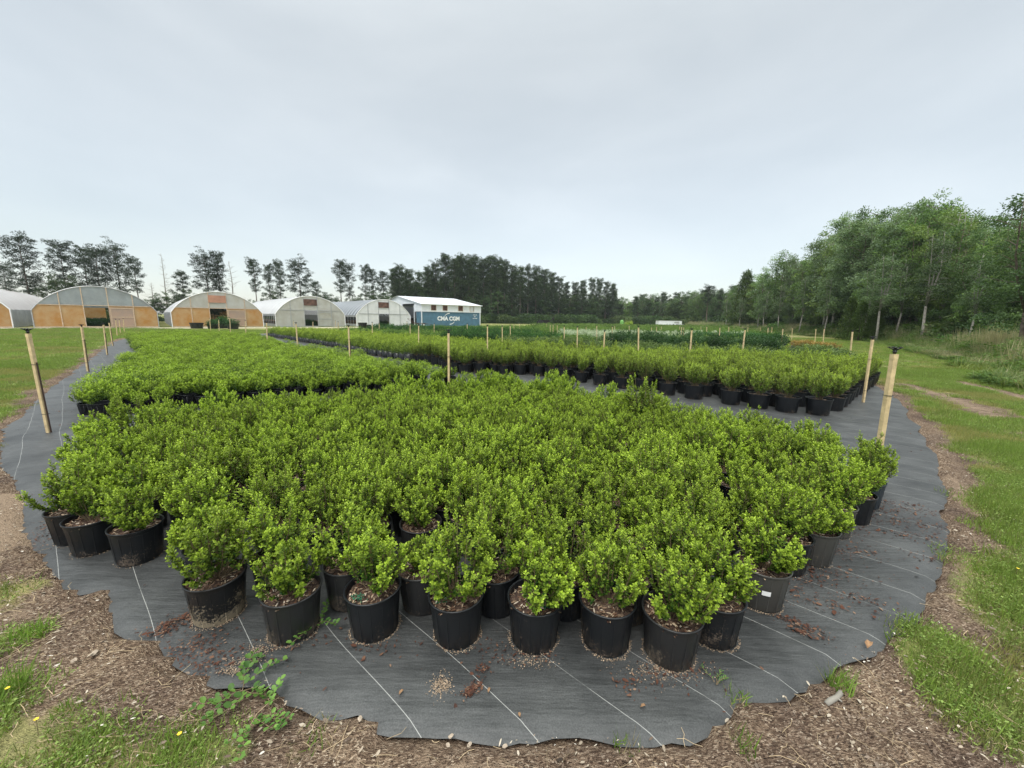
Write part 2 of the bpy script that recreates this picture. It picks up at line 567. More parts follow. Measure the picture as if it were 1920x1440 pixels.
def fabric_mat():
    m, nt, b = mat_base('ground_cloth')
    N, L = nt.nodes.new, nt.links.new
    tc = N('ShaderNodeTexCoord')

    def noise(sc, det=5, rough=0.6, vec=None):
        n = N('ShaderNodeTexNoise'); n.inputs['Scale'].default_value = sc; n.inputs['Detail'].default_value = det
        n.inputs['Roughness'].default_value = rough
        L(vec or tc.outputs['Object'], n.inputs[0]); return n
    rot = N('ShaderNodeMapping'); rot.inputs['Rotation'].default_value = (0, 0, -THREAD_ANG)
    L(tc.outputs['Object'], rot.inputs[0])
    nw = noise(0.7, 1, 0.4)
    sepr = N('ShaderNodeSeparateXYZ'); L(rot.outputs[0], sepr.inputs[0])
    wob = N('ShaderNodeMath'); wob.operation = 'MULTIPLY_ADD'; L(nw.outputs[0], wob.inputs[0]); wob.inputs[1].default_value = 0.10
    L(sepr.outputs[1], wob.inputs[2])
    dv = N('ShaderNodeMath'); dv.operation = 'DIVIDE'; L(wob.outputs[0], dv.inputs[0]); dv.inputs[1].default_value = 0.305
    fr = N('ShaderNodeMath'); fr.operation = 'FRACT'; L(dv.outputs[0], fr.inputs[0])
    s1 = N('ShaderNodeMath'); s1.operation = 'SUBTRACT'; L(fr.outputs[0], s1.inputs[0]); s1.inputs[1].default_value = 0.5
    s2 = N('ShaderNodeMath'); s2.operation = 'ABSOLUTE'; L(s1.outputs[0], s2.inputs[0])
    ln = N('ShaderNodeMapRange'); ln.inputs['From Min'].default_value = 0.002; ln.inputs['From Max'].default_value = 0.0062
    ln.inputs['To Min'].default_value = 1; ln.inputs['To Max'].default_value = 0
    L(s2.outputs[0], ln.inputs[0])
    nbk = noise(5, 5, 0.7)
    brk = N('ShaderNodeMapRange'); brk.inputs['From Min'].default_value = 0.3; brk.inputs['From Max'].default_value = 0.5
    L(nbk.outputs[0], brk.inputs[0])
    lm = N('ShaderNodeMath'); lm.operation = 'MULTIPLY'; L(ln.outputs[0], lm.inputs[0]); L(brk.outputs[0], lm.inputs[1])
    # cloth tone, dust films
    n1 = noise(2.0, 7, 0.65)
    r1 = N('ShaderNodeValToRGB')
    r1.color_ramp.elements[0].position = 0.32; r1.color_ramp.elements[0].color = (0.021, 0.0225, 0.023, 1)
    r1.color_ramp.elements[1].position = 0.70; r1.color_ramp.elements[1].color = (0.070, 0.072, 0.071, 1)
    L(n1.outputs[0], r1.inputs[0])
    nfine = noise(170, 3, 0.7)
    rf = N('ShaderNodeMapRange'); rf.inputs['From Min'].default_value = 0.3; rf.inputs['From Max'].default_value = 0.7; rf.inputs['To Min'].default_value = 0.55; rf.inputs['To Max'].default_value = 1.5
    L(nfine.outputs[0], rf.inputs[0])
    vsc = N('ShaderNodeVectorMath'); vsc.operation = 'SCALE'; L(r1.outputs[0], vsc.inputs[0]); L(rf.outputs[0], vsc.inputs['Scale'])
    nsp = noise(45, 6, 0.8)
    spk = N('ShaderNodeMapRange'); spk.inputs['From Min'].default_value = 0.66; spk.inputs['From Max'].default_value = 0.72
    spk.inputs['To Max'].default_value = 0.8
    L(nsp.outputs[0], spk.inputs[0])
    mx0 = N('ShaderNodeMixRGB'); L(spk.outputs[0], mx0.inputs[0]); L(vsc.outputs[0], mx0.inputs[1]); mx0.inputs[2].default_value = (0.13, 0.10, 0.08, 1)
    mx = N('ShaderNodeMixRGB'); L(lm.outputs[0], mx.inputs[0]); L(mx0.outputs[0], mx.inputs[1]); mx.inputs[2].default_value = (0.33, 0.33, 0.31, 1)
    L(mx.outputs[0], b.inputs['Base Color'])
    b.inputs['Roughness'].default_value = 0.5
    b.inputs['Specular IOR Level'].default_value = 0.5
    # creases running across the threads, weave
    cm = N('ShaderNodeMapping'); cm.inputs['Rotation'].default_value = (0, 0, -THREAD_ANG + 0.06); cm.inputs['Scale'].default_value = (1.0, 6.5, 1)
    L(tc.outputs['Object'], cm.inputs[0])
    nc = noise(1.0, 4, 0.6, cm.outputs[0])
    bp = N('ShaderNodeBump'); bp.inputs['Distance'].default_value = 0.04; bp.inputs['Strength'].default_value = 0.55
    L(nc.outputs[0], bp.inputs['Height'])
    bp2 = N('ShaderNodeBump'); bp2.inputs['Distance'].default_value = 0.002; bp2.inputs['Strength'].default_value = 0.5
    L(nfine.outputs[0], bp2.inputs['Height']); L(bp.outputs[0], bp2.inputs['Normal'])
    L(bp2.outputs[0], b.inputs['Normal'])
    return m


M['ground'] = ground_mat()
M['cloth'] = fabric_mat()


# ------------------------------------------------------------------ vectorised leaves
def rand_unit(n):
    v = rng.normal(size=(n, 3))
    return v / np.linalg.norm(v, axis=1, keepdims=True)


def norm(v):
    return v / (np.linalg.norm(v, axis=1, keepdims=True) + 1e-9)


def leaves(P, D, Nn, Ln, W, col, fold=0.25, shape='fold'):
    """arrays of leaves: base P, direction D, approximate normal Nn -> V, F, C"""
    n = len(P)
    D = norm(D)
    side = norm(np.cross(D, Nn))
    up = np.cross(side, D)
    Ln = np.broadcast_to(np.asarray(Ln, float), (n,))[:, None]
    W = np.broadcast_to(np.asarray(W, float), (n,))[:, None]
    if shape == 'fold':
        tip = P + D * Ln
        a = P + D * Ln * 0.38
        c = P + D * Ln * 0.80
        L1, R1 = a - side * W / 2 + up * W * fold, a + side * W / 2 + up * W * fold
        L2, R2 = c - side * W * 0.40 + up * W * fold, c + side * W * 0.40 + up * W * fold
        V = np.stack([P, R1, R2, tip, L2, L1], axis=1).reshape(-1, 3)
        b = (np.arange(n) * 6)[:, None]
        F = np.concatenate([b + np.array([[0, 1, 2, 3]]), b + np.array([[0, 3, 4, 5]])])
        return V, F, np.repeat(col, 6, axis=0)
    if shape == 'kite':
        m = P + D * Ln * 0.5
        V = np.stack([P, m + side * W / 2, P + D * Ln, m - side * W / 2], axis=1).reshape(-1, 3)
        b = (np.arange(n) * 4)[:, None]
        return V, b + np.array([[0, 1, 2, 3]]), np.repeat(col, 4, axis=0)
    # blade: narrow triangle-ish
    V = np.stack([P - side * W / 2, P + side * W / 2, P + D * Ln], axis=1).reshape(-1, 3)
    b = (np.arange(n) * 3)[:, None]
    return V, b + np.array([[0, 1, 2]]), np.repeat(col, 3, axis=0)


def join(parts):
    Vs, Fs, Cs, off = [], [], [], 0
    for V, F, C in parts:
        Vs.append(V)
        Fs.append(F + off)
        Cs.append(C)
        off += len(V)
    return np.concatenate(Vs), Fs, np.concatenate(Cs)


# ------------------------------------------------------------------ instanced mass (geometry nodes)
def make_scatter_tree(coll):
    ng = bpy.data.node_groups.new('scatter_' + coll.name, 'GeometryNodeTree')
    ng.interface.new_socket('Geometry', in_out='INPUT', socket_type='NodeSocketGeometry')
    ng.interface.new_socket('Geometry', in_out='OUTPUT', socket_type='NodeSocketGeometry')
    N, L = ng.nodes.new, ng.links.new
    gi, go = N('NodeGroupInput'), N('NodeGroupOutput')
    iop = N('GeometryNodeInstanceOnPoints')
    ci = N('GeometryNodeCollectionInfo')
    ci.inputs['Collection'].default_value = coll
    ci.inputs['Separate Children'].default_value = True
    ci.inputs['Reset Children'].default_value = True
    L(gi.outputs[0], iop.inputs['Points'])
    L(ci.outputs[0], iop.inputs['Instance'])
    iop.inputs['Pick Instance'].default_value = True

    def na(name, ty):
        a = N('GeometryNodeInputNamedAttribute')
        a.data_type = ty
        a.inputs['Name'].default_value = name
        return a.outputs['Attribute']
    L(na('idx', 'INT'), iop.inputs['Instance Index'])
    L(na('rot', 'FLOAT_VECTOR'), iop.inputs['Rotation'])
    L(na('scl', 'FLOAT_VECTOR'), iop.inputs['Scale'])
    L(iop.outputs[0], go.inputs[0])
    return ng


def scatter(name, P, rot, scl, idx, coll):
    P = np.asarray(P, dtype=np.float32)
    n = len(P)
    me = bpy.data.meshes.new(name)
    me.vertices.add(n)
    me.vertices.foreach_set('co', P.reshape(-1))
    r = me.attributes.new('rot', 'FLOAT_VECTOR', 'POINT')
    r.data.foreach_set('vector', np.asarray(rot, np.float32).reshape(-1))
    s = me.attributes.new('scl', 'FLOAT_VECTOR', 'POINT')
    scl = np.asarray(scl, np.float32)
    if scl.ndim == 1: scl = np.repeat(scl[:, None], 3, axis=1)
    s.data.foreach_set('vector', np.ascontiguousarray(scl).reshape(-1))
    i = me.attributes.new('idx', 'INT', 'POINT')
    i.data.foreach_set('value', np.asarray(idx, np.int32))
    o = obj(name, me)
    md = o.modifiers.new('scatter', 'NODES')
    md.node_group = make_scatter_tree(coll)
    return o


def source(name, objs):
    c = bpy.data.collections.new(name)
    for o in objs: c.objects.link(o)
    return c


def zrot(n):
    r = np.zeros((n, 3))
    r[:, 2] = rng.uniform(0, 2 * math.pi, n)
    return r


# ------------------------------------------------------------------ outlines on the ground
fab_px = [(0, 870), (22, 898), (40, 925), (44, 960), (38, 1000), (58, 1015), (75, 1040), (84, 1060), (100, 1075), (122, 1100), (150, 1112),
          (180, 1108), (200, 1110), (205, 1140), (205, 1165), (215, 1182), (235, 1195), (268, 1197), (300, 1200), (318, 1232), (350, 1262),
          (385, 1278), (430, 1290), (468, 1284), (500, 1278), (520, 1290), (536, 1315), (565, 1330), (605, 1343), (640, 1340), (668, 1342), (695, 1355),
          (705, 1370), (735, 1381), (790, 1382), (822, 1377), (850, 1386), (880, 1392), (920, 1397), (955, 1395), (975, 1383), (1005, 1388), (1040, 1383), (1080, 1378),
          (1105, 1388), (1160, 1394), (1230, 1393), (1290, 1394), (1325, 1383), (1350, 1370), (1370, 1342), (1388, 1320), (1415, 1316), (1440, 1317), (1475, 1310),
          (1500, 1300), (1535, 1278), (1560, 1262), (1590, 1240), (1625, 1232), (1655, 1215), (1680, 1190), (1715, 1178), (1732, 1150), (1745, 1110),
          (1764, 1080), (1772, 1050), (1780, 1000), (1774, 975), (1762, 958), (1775, 945), (1779, 925), (1768, 900), (1757, 886), (1764, 872), (1757, 850), (1736, 832),
          (1730, 800), (1712, 785), (1703, 768), (1688, 752), (1672, 740), (1645, 725)]
FAB = [at(*p) for p in fab_px]
FAB += [(11.2, 12.6), (13.5, 16.2), (16.0, 21), (19, 28), (21, 36), (14, 44), (0, 50), (-10, 45), (-17, 38), (-25.5, 30), (-26, 26.5), (-22.4, 21.7), (-18.0, 16.9),
        (-12.6, 11.05), (-10.6, 8.85), (-9.2, 7.4), (-8.1, 6.3), (-7.0, 5.1)]
MEADOW = [at(2080, 800), at(1990, 750), at(1920, 712), at(1850, 690), at(1780, 668), at(1700, 652), at(1600, 637), at(1520, 629.5), (47, 92)]          # foot of the rough grass on the right
ROAD = [(-80, 18), (-57.5, 29.0), (-30, 49.5), (-14.5, 63.0), (0, 75), (25, 88), (60, 96)]


# ------------------------------------------------------------------ ground
# grassy patches reaching into the bare strip: photo x, y, radius in metres
PATCH = [(30, 1110, .22), (20, 1190, .16), (15, 1290, .16), (60, 1400, .22), (170, 1420, .16), (330, 1425, .14), (440, 1410, .10), (560, 1390, .07), (1700, 1190, .22), (1800, 1260, .25), (1880, 1330, .22), (1900, 1150, .35),
         (1850, 1080, .3), (1860, 940, .35), (1480, 1340, .05), (60, 950, .0)]
PATCH = [(*at(px, py), r) for px, py, r in PATCH if r > 0]


RUTS = [([at(1672, 690), at(1730, 702), at(1800, 716), at(1870, 732), at(1980, 760)], .34, .78), ([at(1700, 722), at(1780, 745), at(1850, 772), at(1960, 815)], .42, .88), ([at(1790, 900), at(1830, 960)], .22, .8)]


def chip_cover(x, y, d):
    nz = fbm(x, y, 0.9, 3, 4)
    g = fbm(x, y, 2.6, 11, 3)
    front = np.clip((2.6 - y) / 0.9, 0, 1) * np.clip((3.2 - x) / 1.0, 0, 1)
    side = np.where(x < 0, .42, .36)
    width = side + (1.15 - side) * front + 0.35 * (nz - 0.5)
    width = np.where((x < 0) & (y > 2.0) & (y < 5), width + .35, width)
    c = 0.62 - 0.62 * (d / width - 0.62) + (nz - 0.5) * 0.5
    c -= np.clip((g - 0.55) * 3.0, 0, 0.6) * np.clip((d - 0.15) * 3, 0, 1)
    for pl, w, amt in RUTS:
        dd = poly_dist(x, y, pl, closed=False)
        c = np.maximum(c, (amt - dd / w * .35) * (fbm(x, y, 1.4, 23, 3) > .36))
    for (px, py, r) in PATCH:
        c -= 0.5 * np.exp(-((np.hypot(x - px, y - py) / r) ** 2)) * (0.6 + g * .8)
    return c


def build_ground():
    n = 520
    a, b = 3.0, math.asinh(700 / 3.0)
    u = np.linspace(-1, 1, n)
    xs = a * np.sinh(b * u)
    ys = a * np.sinh(b * u) + 4
    X, Y = np.meshgrid(xs, ys)
    x, y = X.ravel(), Y.ravel()
    near = (np.abs(x) < 120) & (np.abs(y) < 160)
    d = np.full(x.shape, 99.0)
    d[near] = poly_dist(x[near], y[near], FAB)
    ins = in_poly(x, y, FAB)
    nz = fbm(x, y, 0.9, 3, 4)
    chip = np.clip(chip_cover(x, y, d), 0, 0.85)
    chip = np.where(ins, 1.0, chip)
    sand = np.clip((fbm(x, y, 1.9, 21, 4) - 0.45) * 3.2, 0, 0.7)
    sand = np.where((x < 0.4) & (y < 3.2), sand + 0.14, sand * 0.6)
    for pl, w, amt in RUTS: sand = np.maximum(sand, np.clip(.62 - poly_dist(x, y, pl, closed=False) / w * .3, 0, 1))
    rd = poly_dist(x, y, ROAD, closed=False)
    gravel = np.clip((np.where(x > -5, 1.0, 1.8) - rd) / 0.5, 0, 1) * (x < 35)
    C = np.stack([chip, sand, gravel], axis=1)
    z = -0.012 + 0.02 * (fbm(x, y, 1.6, 5, 3) - 0.35) * np.clip(d / 0.3, 0, 1)
    z = np.where(ins, -0.05, z)
    edge = (~ins) & (d < 0.12)
    z = np.where(edge, 0.004 + 0.018 * nz, z)
    # rough bank rising gently towards the right-hand wood
    md = poly_dist(x, y, MEADOW, closed=False)
    V = np.stack([x, y, z], axis=1)
    i = np.arange(n * n).reshape(n, n)
    F = np.stack([i[:-1, :-1], i[:-1, 1:], i[1:, 1:], i[1:, :-1]], axis=-1).reshape(-1, 4)
    me = mesh_np('ground', V, F, col=C, smooth=True)
    o = obj('ground', me, M['ground'])
    tag(o, 'grass, sand and wood chip ground around the plant beds', 'ground', kind='structure')


build_ground()


def build_cloth():
    pts, bnd = [], []
    # densify the outline with small scallops where it is close
    out = []
    for i in range(len(FAB)):
        a, b = Vector(FAB[i]), Vector(FAB[(i + 1) % len(FAB)])
        k = max(1, int((b - a).length / (0.06 if min(a.y, b.y) < 4 else 0.35)))
        for j in range(k):
            p = a.lerp(b, j / k)
            out.append(p)
    o2 = []
    for p in out:
        w = 0.012 if p.y < 5 else 0.05
        o2.append(Vector((p.x + random.uniform(-w, w), p.y + random.uniform(-w, w))))
    nb = len(o2)
    poly = [(p.x, p.y) for p in o2]

    def grid(x0, x1, y0, y1, st):
        X, Y = np.meshgrid(np.arange(x0, x1, st), np.arange(y0, y1, st))
        return X.ravel(), Y.ravel()
    gx, gy = grid(-6, 6, 1, 4.4, 0.07)
    g2x, g2y = grid(-10, 12, 4.4, 12, 0.3)
    g3x, g3y = grid(-30, 24, 12, 52, 1.5)
    x, y = np.concatenate([gx, g2x, g3x]), np.concatenate([gy, g2y, g3y])
    x = x + rng.uniform(-.02, .02, len(x)); y = y + rng.uniform(-.02, .02, len(y))
    k = in_poly(x, y, poly)
    x, y = x[k], y[k]
    k = poly_dist(x, y, poly) > 0.03
    x, y = x[k], y[k]
    vin = o2 + [Vector((a, b)) for a, b in zip(x, y)]
    r = delaunay_2d_cdt(vin, [(i, (i + 1) % nb) for i in range(nb)], [], 1, 1e-6)
    V2, F = r[0], r[2]
    vx = np.array([v.x for v in V2]); vy = np.array([v.y for v in V2])
    d = poly_dist(vx, vy, poly)
    z = 0.010 + 0.006 * (fbm(vx, vy, 2.0, 8, 3) - 0.5)
    # folds along the front hem, running parallel to the threads
    ca, sa = math.cos(THREAD_ANG), math.sin(THREAD_ANG)
    s_ = -sa * vx + ca * vy
    z += 0.010 * np.exp(-(d / 0.35)) * (fbm(s_ * 9, d * 1.2, 1.0, 33, 2) - 0.4) * (d > 0.05)
    z = np.where(d < 0.05, -0.012 + 0.0225 * (d / 0.05), z)
    me = mesh_np('ground_cloth', np.stack([vx, vy, z], 1), [tuple(f) for f in F], smooth=True)
    o = obj('ground_cloth', me, M['cloth'])
    tag(o, 'black woven weed cloth with scalloped hem and white threads under the pots', 'ground cloth', kind='structure')
    return poly


FABP = build_cloth()


# ------------------------------------------------------------------ potted plants
def shrub_mesh(name, seed, H=0.34, RX=0.2, stems=34, leaf=0.019, dens=1.0, upright=0.0, c_inner=(0.018, 0.060, 0.008), c_tip=(0.37, 0.50, 0.050), z0=0.0, shape='fold', skirt=0.25):
    """stems fan from the soil; leaves ring every twig and bunch at the tips"""
    global rng
    rng = np.random.default_rng(seed)
    rs = random.Random(seed)
    LP, LD, LN, LL, LC = [], [], [], [], []
    tb = MB()
    c_inner, c_tip = np.array(c_inner), np.array(c_tip)

    def twig(p, d, ln, nodes, tipness, rad):
        pts = [p]
        dd = d.normalized()
        for i in range(3):
            dd = (dd + Vector((0, 0, 0.16)) + Vector([rs.uniform(-.16, .16) for _ in range(3)])).normalized()
            pts.append(pts[-1] + dd * ln / 3)
        tb.tube(pts, [rad, rad * .8, rad * .6, rad * .4], n=3, cap=False)
        for i in range(nodes):
            t = (i + 0.6) / nodes
            k = min(2, int(t * 3))
            f = t * 3 - k
            q = pts[k].lerp(pts[k + 1], f)
            ax = (pts[k + 1] - pts[k]).normalized()
            phi = i * 2.4 + rs.uniform(-.3, .3)
            a = ax.orthogonal().normalized()
            b = ax.cross(a)
            out = a * math.cos(phi) + b * math.sin(phi)
            el = 0.55 + 0.6 * t
            ld = (out + ax * el + Vector([rs.uniform(-.25, .25) for _ in range(3)])).normalized()
            LP.append(q); LD.append(ld); LN.append((ax + Vector([rs.uniform(-.4, .4) for _ in range(3)])))
            s = leaf * (0.75 + 0.45 * math.sin(math.pi * min(1, t + .15))) * rs.uniform(.8, 1.2)
            LL.append(s)
            m_ = min(1, max(0, tipness * (0.25 + 0.85 * t) + rs.uniform(-.22, .22)))  # bright new growth at tips; inner leaves darkened to paint shade in the gaps
            LC.append(c_inner * (1 - m_) + c_tip * m_)
    for s in range(stems):
        th = rs.uniform(0, 2 * math.pi)
        rr = math.sqrt(rs.uniform(0, 1))
        lean = rr * (1.0 - upright * 0.35)
        top = Vector((math.cos(th) * RX * lean, math.sin(th) * RX * lean, H * (math.sqrt(max(0.0, 1 - (rr * 0.86) ** 2)) * rs.uniform(.84, 1.1) if upright < .5 else rs.uniform(.72, 1.1) * (1 - .22 * rr))))
        if rs.random() < .14: top.z *= rs.uniform(1.08, 1.28)
        b0 = Vector((math.cos(th) * 0.03 * rr, math.sin(th) * 0.03 * rr, z0))
        mid = b0.lerp(top, 0.5) + Vector((math.cos(th), math.sin(th), -0.15)) * RX * 0.16 * rr
        tb.tube([b0, mid, top], [0.003, 0.0022, 0.0012], n=4, cap=False)
        nt_ = int(7 * dens) + rs.randint(0, 2)
        for j in range(nt_):
            t = 0.22 + 0.78 * (j + rs.random()) / nt_
            q = (b0.lerp(mid, t * 2) if t < .5 else mid.lerp(top, t * 2 - 1))
            ax = (top - b0).normalized()
            phi = rs.uniform(0, 6.28)
            o_ = Vector((math.cos(phi), math.sin(phi), 0))
            d = (o_ * (0.75 - .3 * upright) + ax * 0.8 + Vector((math.cos(th), math.sin(th), 0)) * 0.4 * rr)
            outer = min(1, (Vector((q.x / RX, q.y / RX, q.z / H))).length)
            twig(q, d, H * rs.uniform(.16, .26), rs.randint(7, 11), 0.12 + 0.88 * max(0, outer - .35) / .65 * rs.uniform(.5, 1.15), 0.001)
        twig(top, (top - mid), H * rs.uniform(.14, .24), 10, rs.uniform(.75, 1.15), 0.0012)
    P = np.array([tuple(v) for v in LP]); D = np.array([tuple(v) for v in LD]); Nn = np.array([tuple(v) for v in LN])
    Ls = np.array(LL)
    k = P[:, 2] > 0.02
    V, F, C = leaves(P[k], D[k], Nn[k], Ls[k], Ls[k] * 0.62, np.array(LC)[k], shape=shape)
    return mesh_np(name, V, F, col=C), tb.mesh(name + '_stems'), int(k.sum())


def pot_mesh(name, r=0.135, h=0.235, n=28):
    mb = MB()
    rb = r * 0.84
    prof = [(0.001, 0.002), (rb - .006, 0.0), (rb, 0.008), (rb + (r - rb) * .84, h - 0.030), (r * .985, h - 0.029), (r * 0.992, h - 0.012), (r * 1.01, h - .011), (r * 1.035, h - .009),
            (r * 1.04, h - 0.002), (r * 1.015, h), (r * .975, h - .002), (r * .965, h - .012), (r * .93, h - 0.05)]
    mb.lathe(prof, n)
    # mould ribs on the wall
    for k in range(n // 2):
        t = 2 * math.pi * k / (n // 2)
        c, s = math.cos(t), math.sin(t)
        z1, z2 = 0.01, h - 0.036
        r1, r2 = rb + .001, rb + (r - rb) * .80 + .001
        w = 0.003
        A = [(r1 * c - w * s, r1 * s + w * c, z1), (r1 * c + w * s, r1 * s - w * c, z1), ((r1 + .0012) * c, (r1 + .0012) * s, z1),
             (r2 * c - w * s, r2 * s + w * c, z2), (r2 * c + w * s, r2 * s - w * c, z2), ((r2 + .0012) * c, (r2 + .0012) * s, z2)]
        mb.add(A, [(0, 2, 5, 3), (2, 1, 4, 5), (0, 1, 2), (3, 5, 4)])
    return mb.mesh(name, smooth=False)


def smooth_by_angle(me, ang=0.6):
    me.polygons.foreach_set('use_smooth', np.ones(len(me.polygons), dtype=bool))
    try:
        me.set_sharp_from_angle(angle=ang)
    except Exception:
        pass


def mulch_mesh(name, r, z, seed, flakes=150, net=False):
    rs = np.random.default_rng(seed)
    nr, nt_ = 7, 20
    V = [(0, 0, z + .008)]
    for i in range(1, nr + 1):
        for k in range(nt_):
            t = 2 * math.pi * k / nt_
            q = r * i / nr
            V.append((q * math.cos(t), q * math.sin(t), z + .008 * (1 - i / nr) + rs.uniform(-.004, .004)))
    F = [(0, 1 + k, 1 + (k + 1) % nt_) for k in range(nt_)]
    for i in range(nr - 1):
        for k in range(nt_):
            a, b = 1 + i * nt_ + k, 1 + i * nt_ + (k + 1) % nt_
            F.append((a, a + nt_, b + nt_, b))
    nv = len(V)
    mi = [0] * len(F)
    Cc = [(0.05, .03, .02)] * nv
    # wood flakes lying on top
    q = r * .95 * np.sqrt(rs.uniform(0.05, 1, flakes)); t = rs.uniform(0, 6.28, flakes)
    P = np.stack([q * np.cos(t), q * np.sin(t), np.full(flakes, z + .008) + rs.uniform(0, .008, flakes)], 1)
    th = rs.uniform(0, 6.28, flakes)
    D = np.stack([np.cos(th), np.sin(th), rs.uniform(-.3, .3, flakes)], 1)
    Nn = np.stack([rs.uniform(-.4, .4, flakes), rs.uniform(-.4, .4, flakes), np.ones(flakes)], 1)
    pal = np.array([(.38, .29, .2), (.25, .17, .11), (.12, .065, .04), (.06, .03, .02), (.5, .42, .33)])
    C = pal[rs.choice(5, flakes, p=[.22, .28, .27, .13, .10])]
    fv, ff, fc = leaves(P, D, Nn, rs.uniform(.012, .035, flakes), rs.uniform(.004, .009, flakes), C, fold=0.05)
    V = np.concatenate([np.array(V), fv])
    faces = F + [tuple(int(i) + nv for i in f) for f in ff]
    me = mesh_np(name, V, faces, col=np.concatenate([np.array(Cc), fc]), mi=mi + [1] * len(ff))
    me.materials.append(M['soil'])
    me.materials.append(M['chip'])
    return me


pot_me = {}
for k, mt in (('pot', 'pot'), ('pot_splash', 'pot_splash'), ('pot_dusty', 'pot_dusty'), ('pot_grey', 'pot_grey'), ('pot_blue', 'pot_blue')):
    me = pot_mesh(k)
    smooth_by_angle(me)
    me.materials.append(M[mt])
    pot_me[k] = me
big_pot = pot_mesh('large_pot', 0.20, 0.29)
smooth_by_angle(big_pot)
big_pot.materials.append(M['pot'])
mulch_me = [mulch_mesh('mulch', 0.127, 0.200, 50 + i) for i in range(4)]
big_mulch = mulch_mesh('mulch_large', 0.19, 0.245, 60, flakes=120)

NV = 7
A_fol, A_stem = [], []
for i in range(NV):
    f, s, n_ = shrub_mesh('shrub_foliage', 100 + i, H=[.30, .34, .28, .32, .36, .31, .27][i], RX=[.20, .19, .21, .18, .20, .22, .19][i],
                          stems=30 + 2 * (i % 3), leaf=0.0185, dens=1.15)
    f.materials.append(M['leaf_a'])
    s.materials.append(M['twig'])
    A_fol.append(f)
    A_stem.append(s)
C_fol, C_stem = [], []
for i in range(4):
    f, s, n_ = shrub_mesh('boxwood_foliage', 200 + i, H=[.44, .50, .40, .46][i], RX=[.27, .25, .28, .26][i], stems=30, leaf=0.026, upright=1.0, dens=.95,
                          c_inner=(0.042, 0.09, 0.016), c_tip=(0.32, 0.42, 0.045), shape='kite')
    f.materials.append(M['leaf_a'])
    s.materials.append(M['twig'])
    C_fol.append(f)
    C_stem.append(s)


def lod_mesh(name, seed, H, RX, n, leaf, c_inner, c_tip, flat=0.0, zb=0.0):
    """coarser plant for the far beds: twig tufts through the crown volume"""
    r_ = np.random.default_rng(seed)
    nt_ = n // 9
    th = r_.uniform(0, 6.28, nt_)
    u = r_.uniform(-.1, 1, nt_)
    rr = np.sqrt(np.clip(1 - u * u, 0, 1))
    sc = r_.uniform(.55, 1.08, nt_)
    cen = np.stack([rr * np.cos(th) * RX * sc, rr * np.sin(th) * RX * sc, zb + np.clip(u, 0, 1) * H * sc + .03], 1)
    out = norm(np.stack([rr * np.cos(th), rr * np.sin(th), u + .6], 1))
    C0 = np.repeat(cen, 9, 0) + r_.normal(size=(nt_ * 9, 3)) * leaf * .9
    O = np.repeat(out, 9, 0) + r_.normal(size=(nt_ * 9, 3)) * .7
    Nn = r_.normal(size=O.shape) * .6 + np.array([0, 0, 1])
    m_ = np.clip(np.repeat((sc - .55) / .5 * np.clip(u + .35, 0, 1), 9) + r_.uniform(-.25, .25, nt_ * 9), 0, 1)[:, None]  # darker inside and low in the crown, paler towards its top and rim
    C = np.array(c_inner) * (1 - m_) + np.array(c_tip) * m_
    L_ = r_.uniform(.8, 1.25, nt_ * 9) * leaf
    V, F, Cc = leaves(C0, O, Nn, L_, L_ * .6, C, shape='kite')
    return V, F, Cc


def lod_plant(name, seed, H, RX, n, leaf, c_inner, c_tip, pot_r, pot_h):
    V, F, C = lod_mesh(name, seed, H, RX, n, leaf, c_inner, c_tip, zb=pot_h)
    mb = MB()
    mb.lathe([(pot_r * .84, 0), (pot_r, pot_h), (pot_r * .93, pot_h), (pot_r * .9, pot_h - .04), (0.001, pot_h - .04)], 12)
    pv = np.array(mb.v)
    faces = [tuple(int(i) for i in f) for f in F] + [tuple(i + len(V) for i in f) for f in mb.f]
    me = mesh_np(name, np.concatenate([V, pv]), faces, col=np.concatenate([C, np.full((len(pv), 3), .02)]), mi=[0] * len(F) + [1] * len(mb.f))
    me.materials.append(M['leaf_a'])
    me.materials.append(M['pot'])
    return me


# ---- bed A
A_POLY = [(-4.0, 3.55), (-3.5, 3.08), (-3.0, 2.72), (-2.84, 2.38), (-2.45, 2.20), (-1.85, 2.12), (-1.75, 1.78), (-0.6, 1.62), (.8, 1.50), (1.12, 1.66), (2.0, 2.30), (3.16, 3.14), (3.70, 3.62),
          (3.05, 4.45), (1.95, 5.75), (.6, 7.1), (-.4, 7.15), (-1.4, 6.55), (-3.0, 5.65), (-4.05, 5.0), (-4.7, 4.5), (-4.55, 4.0)]
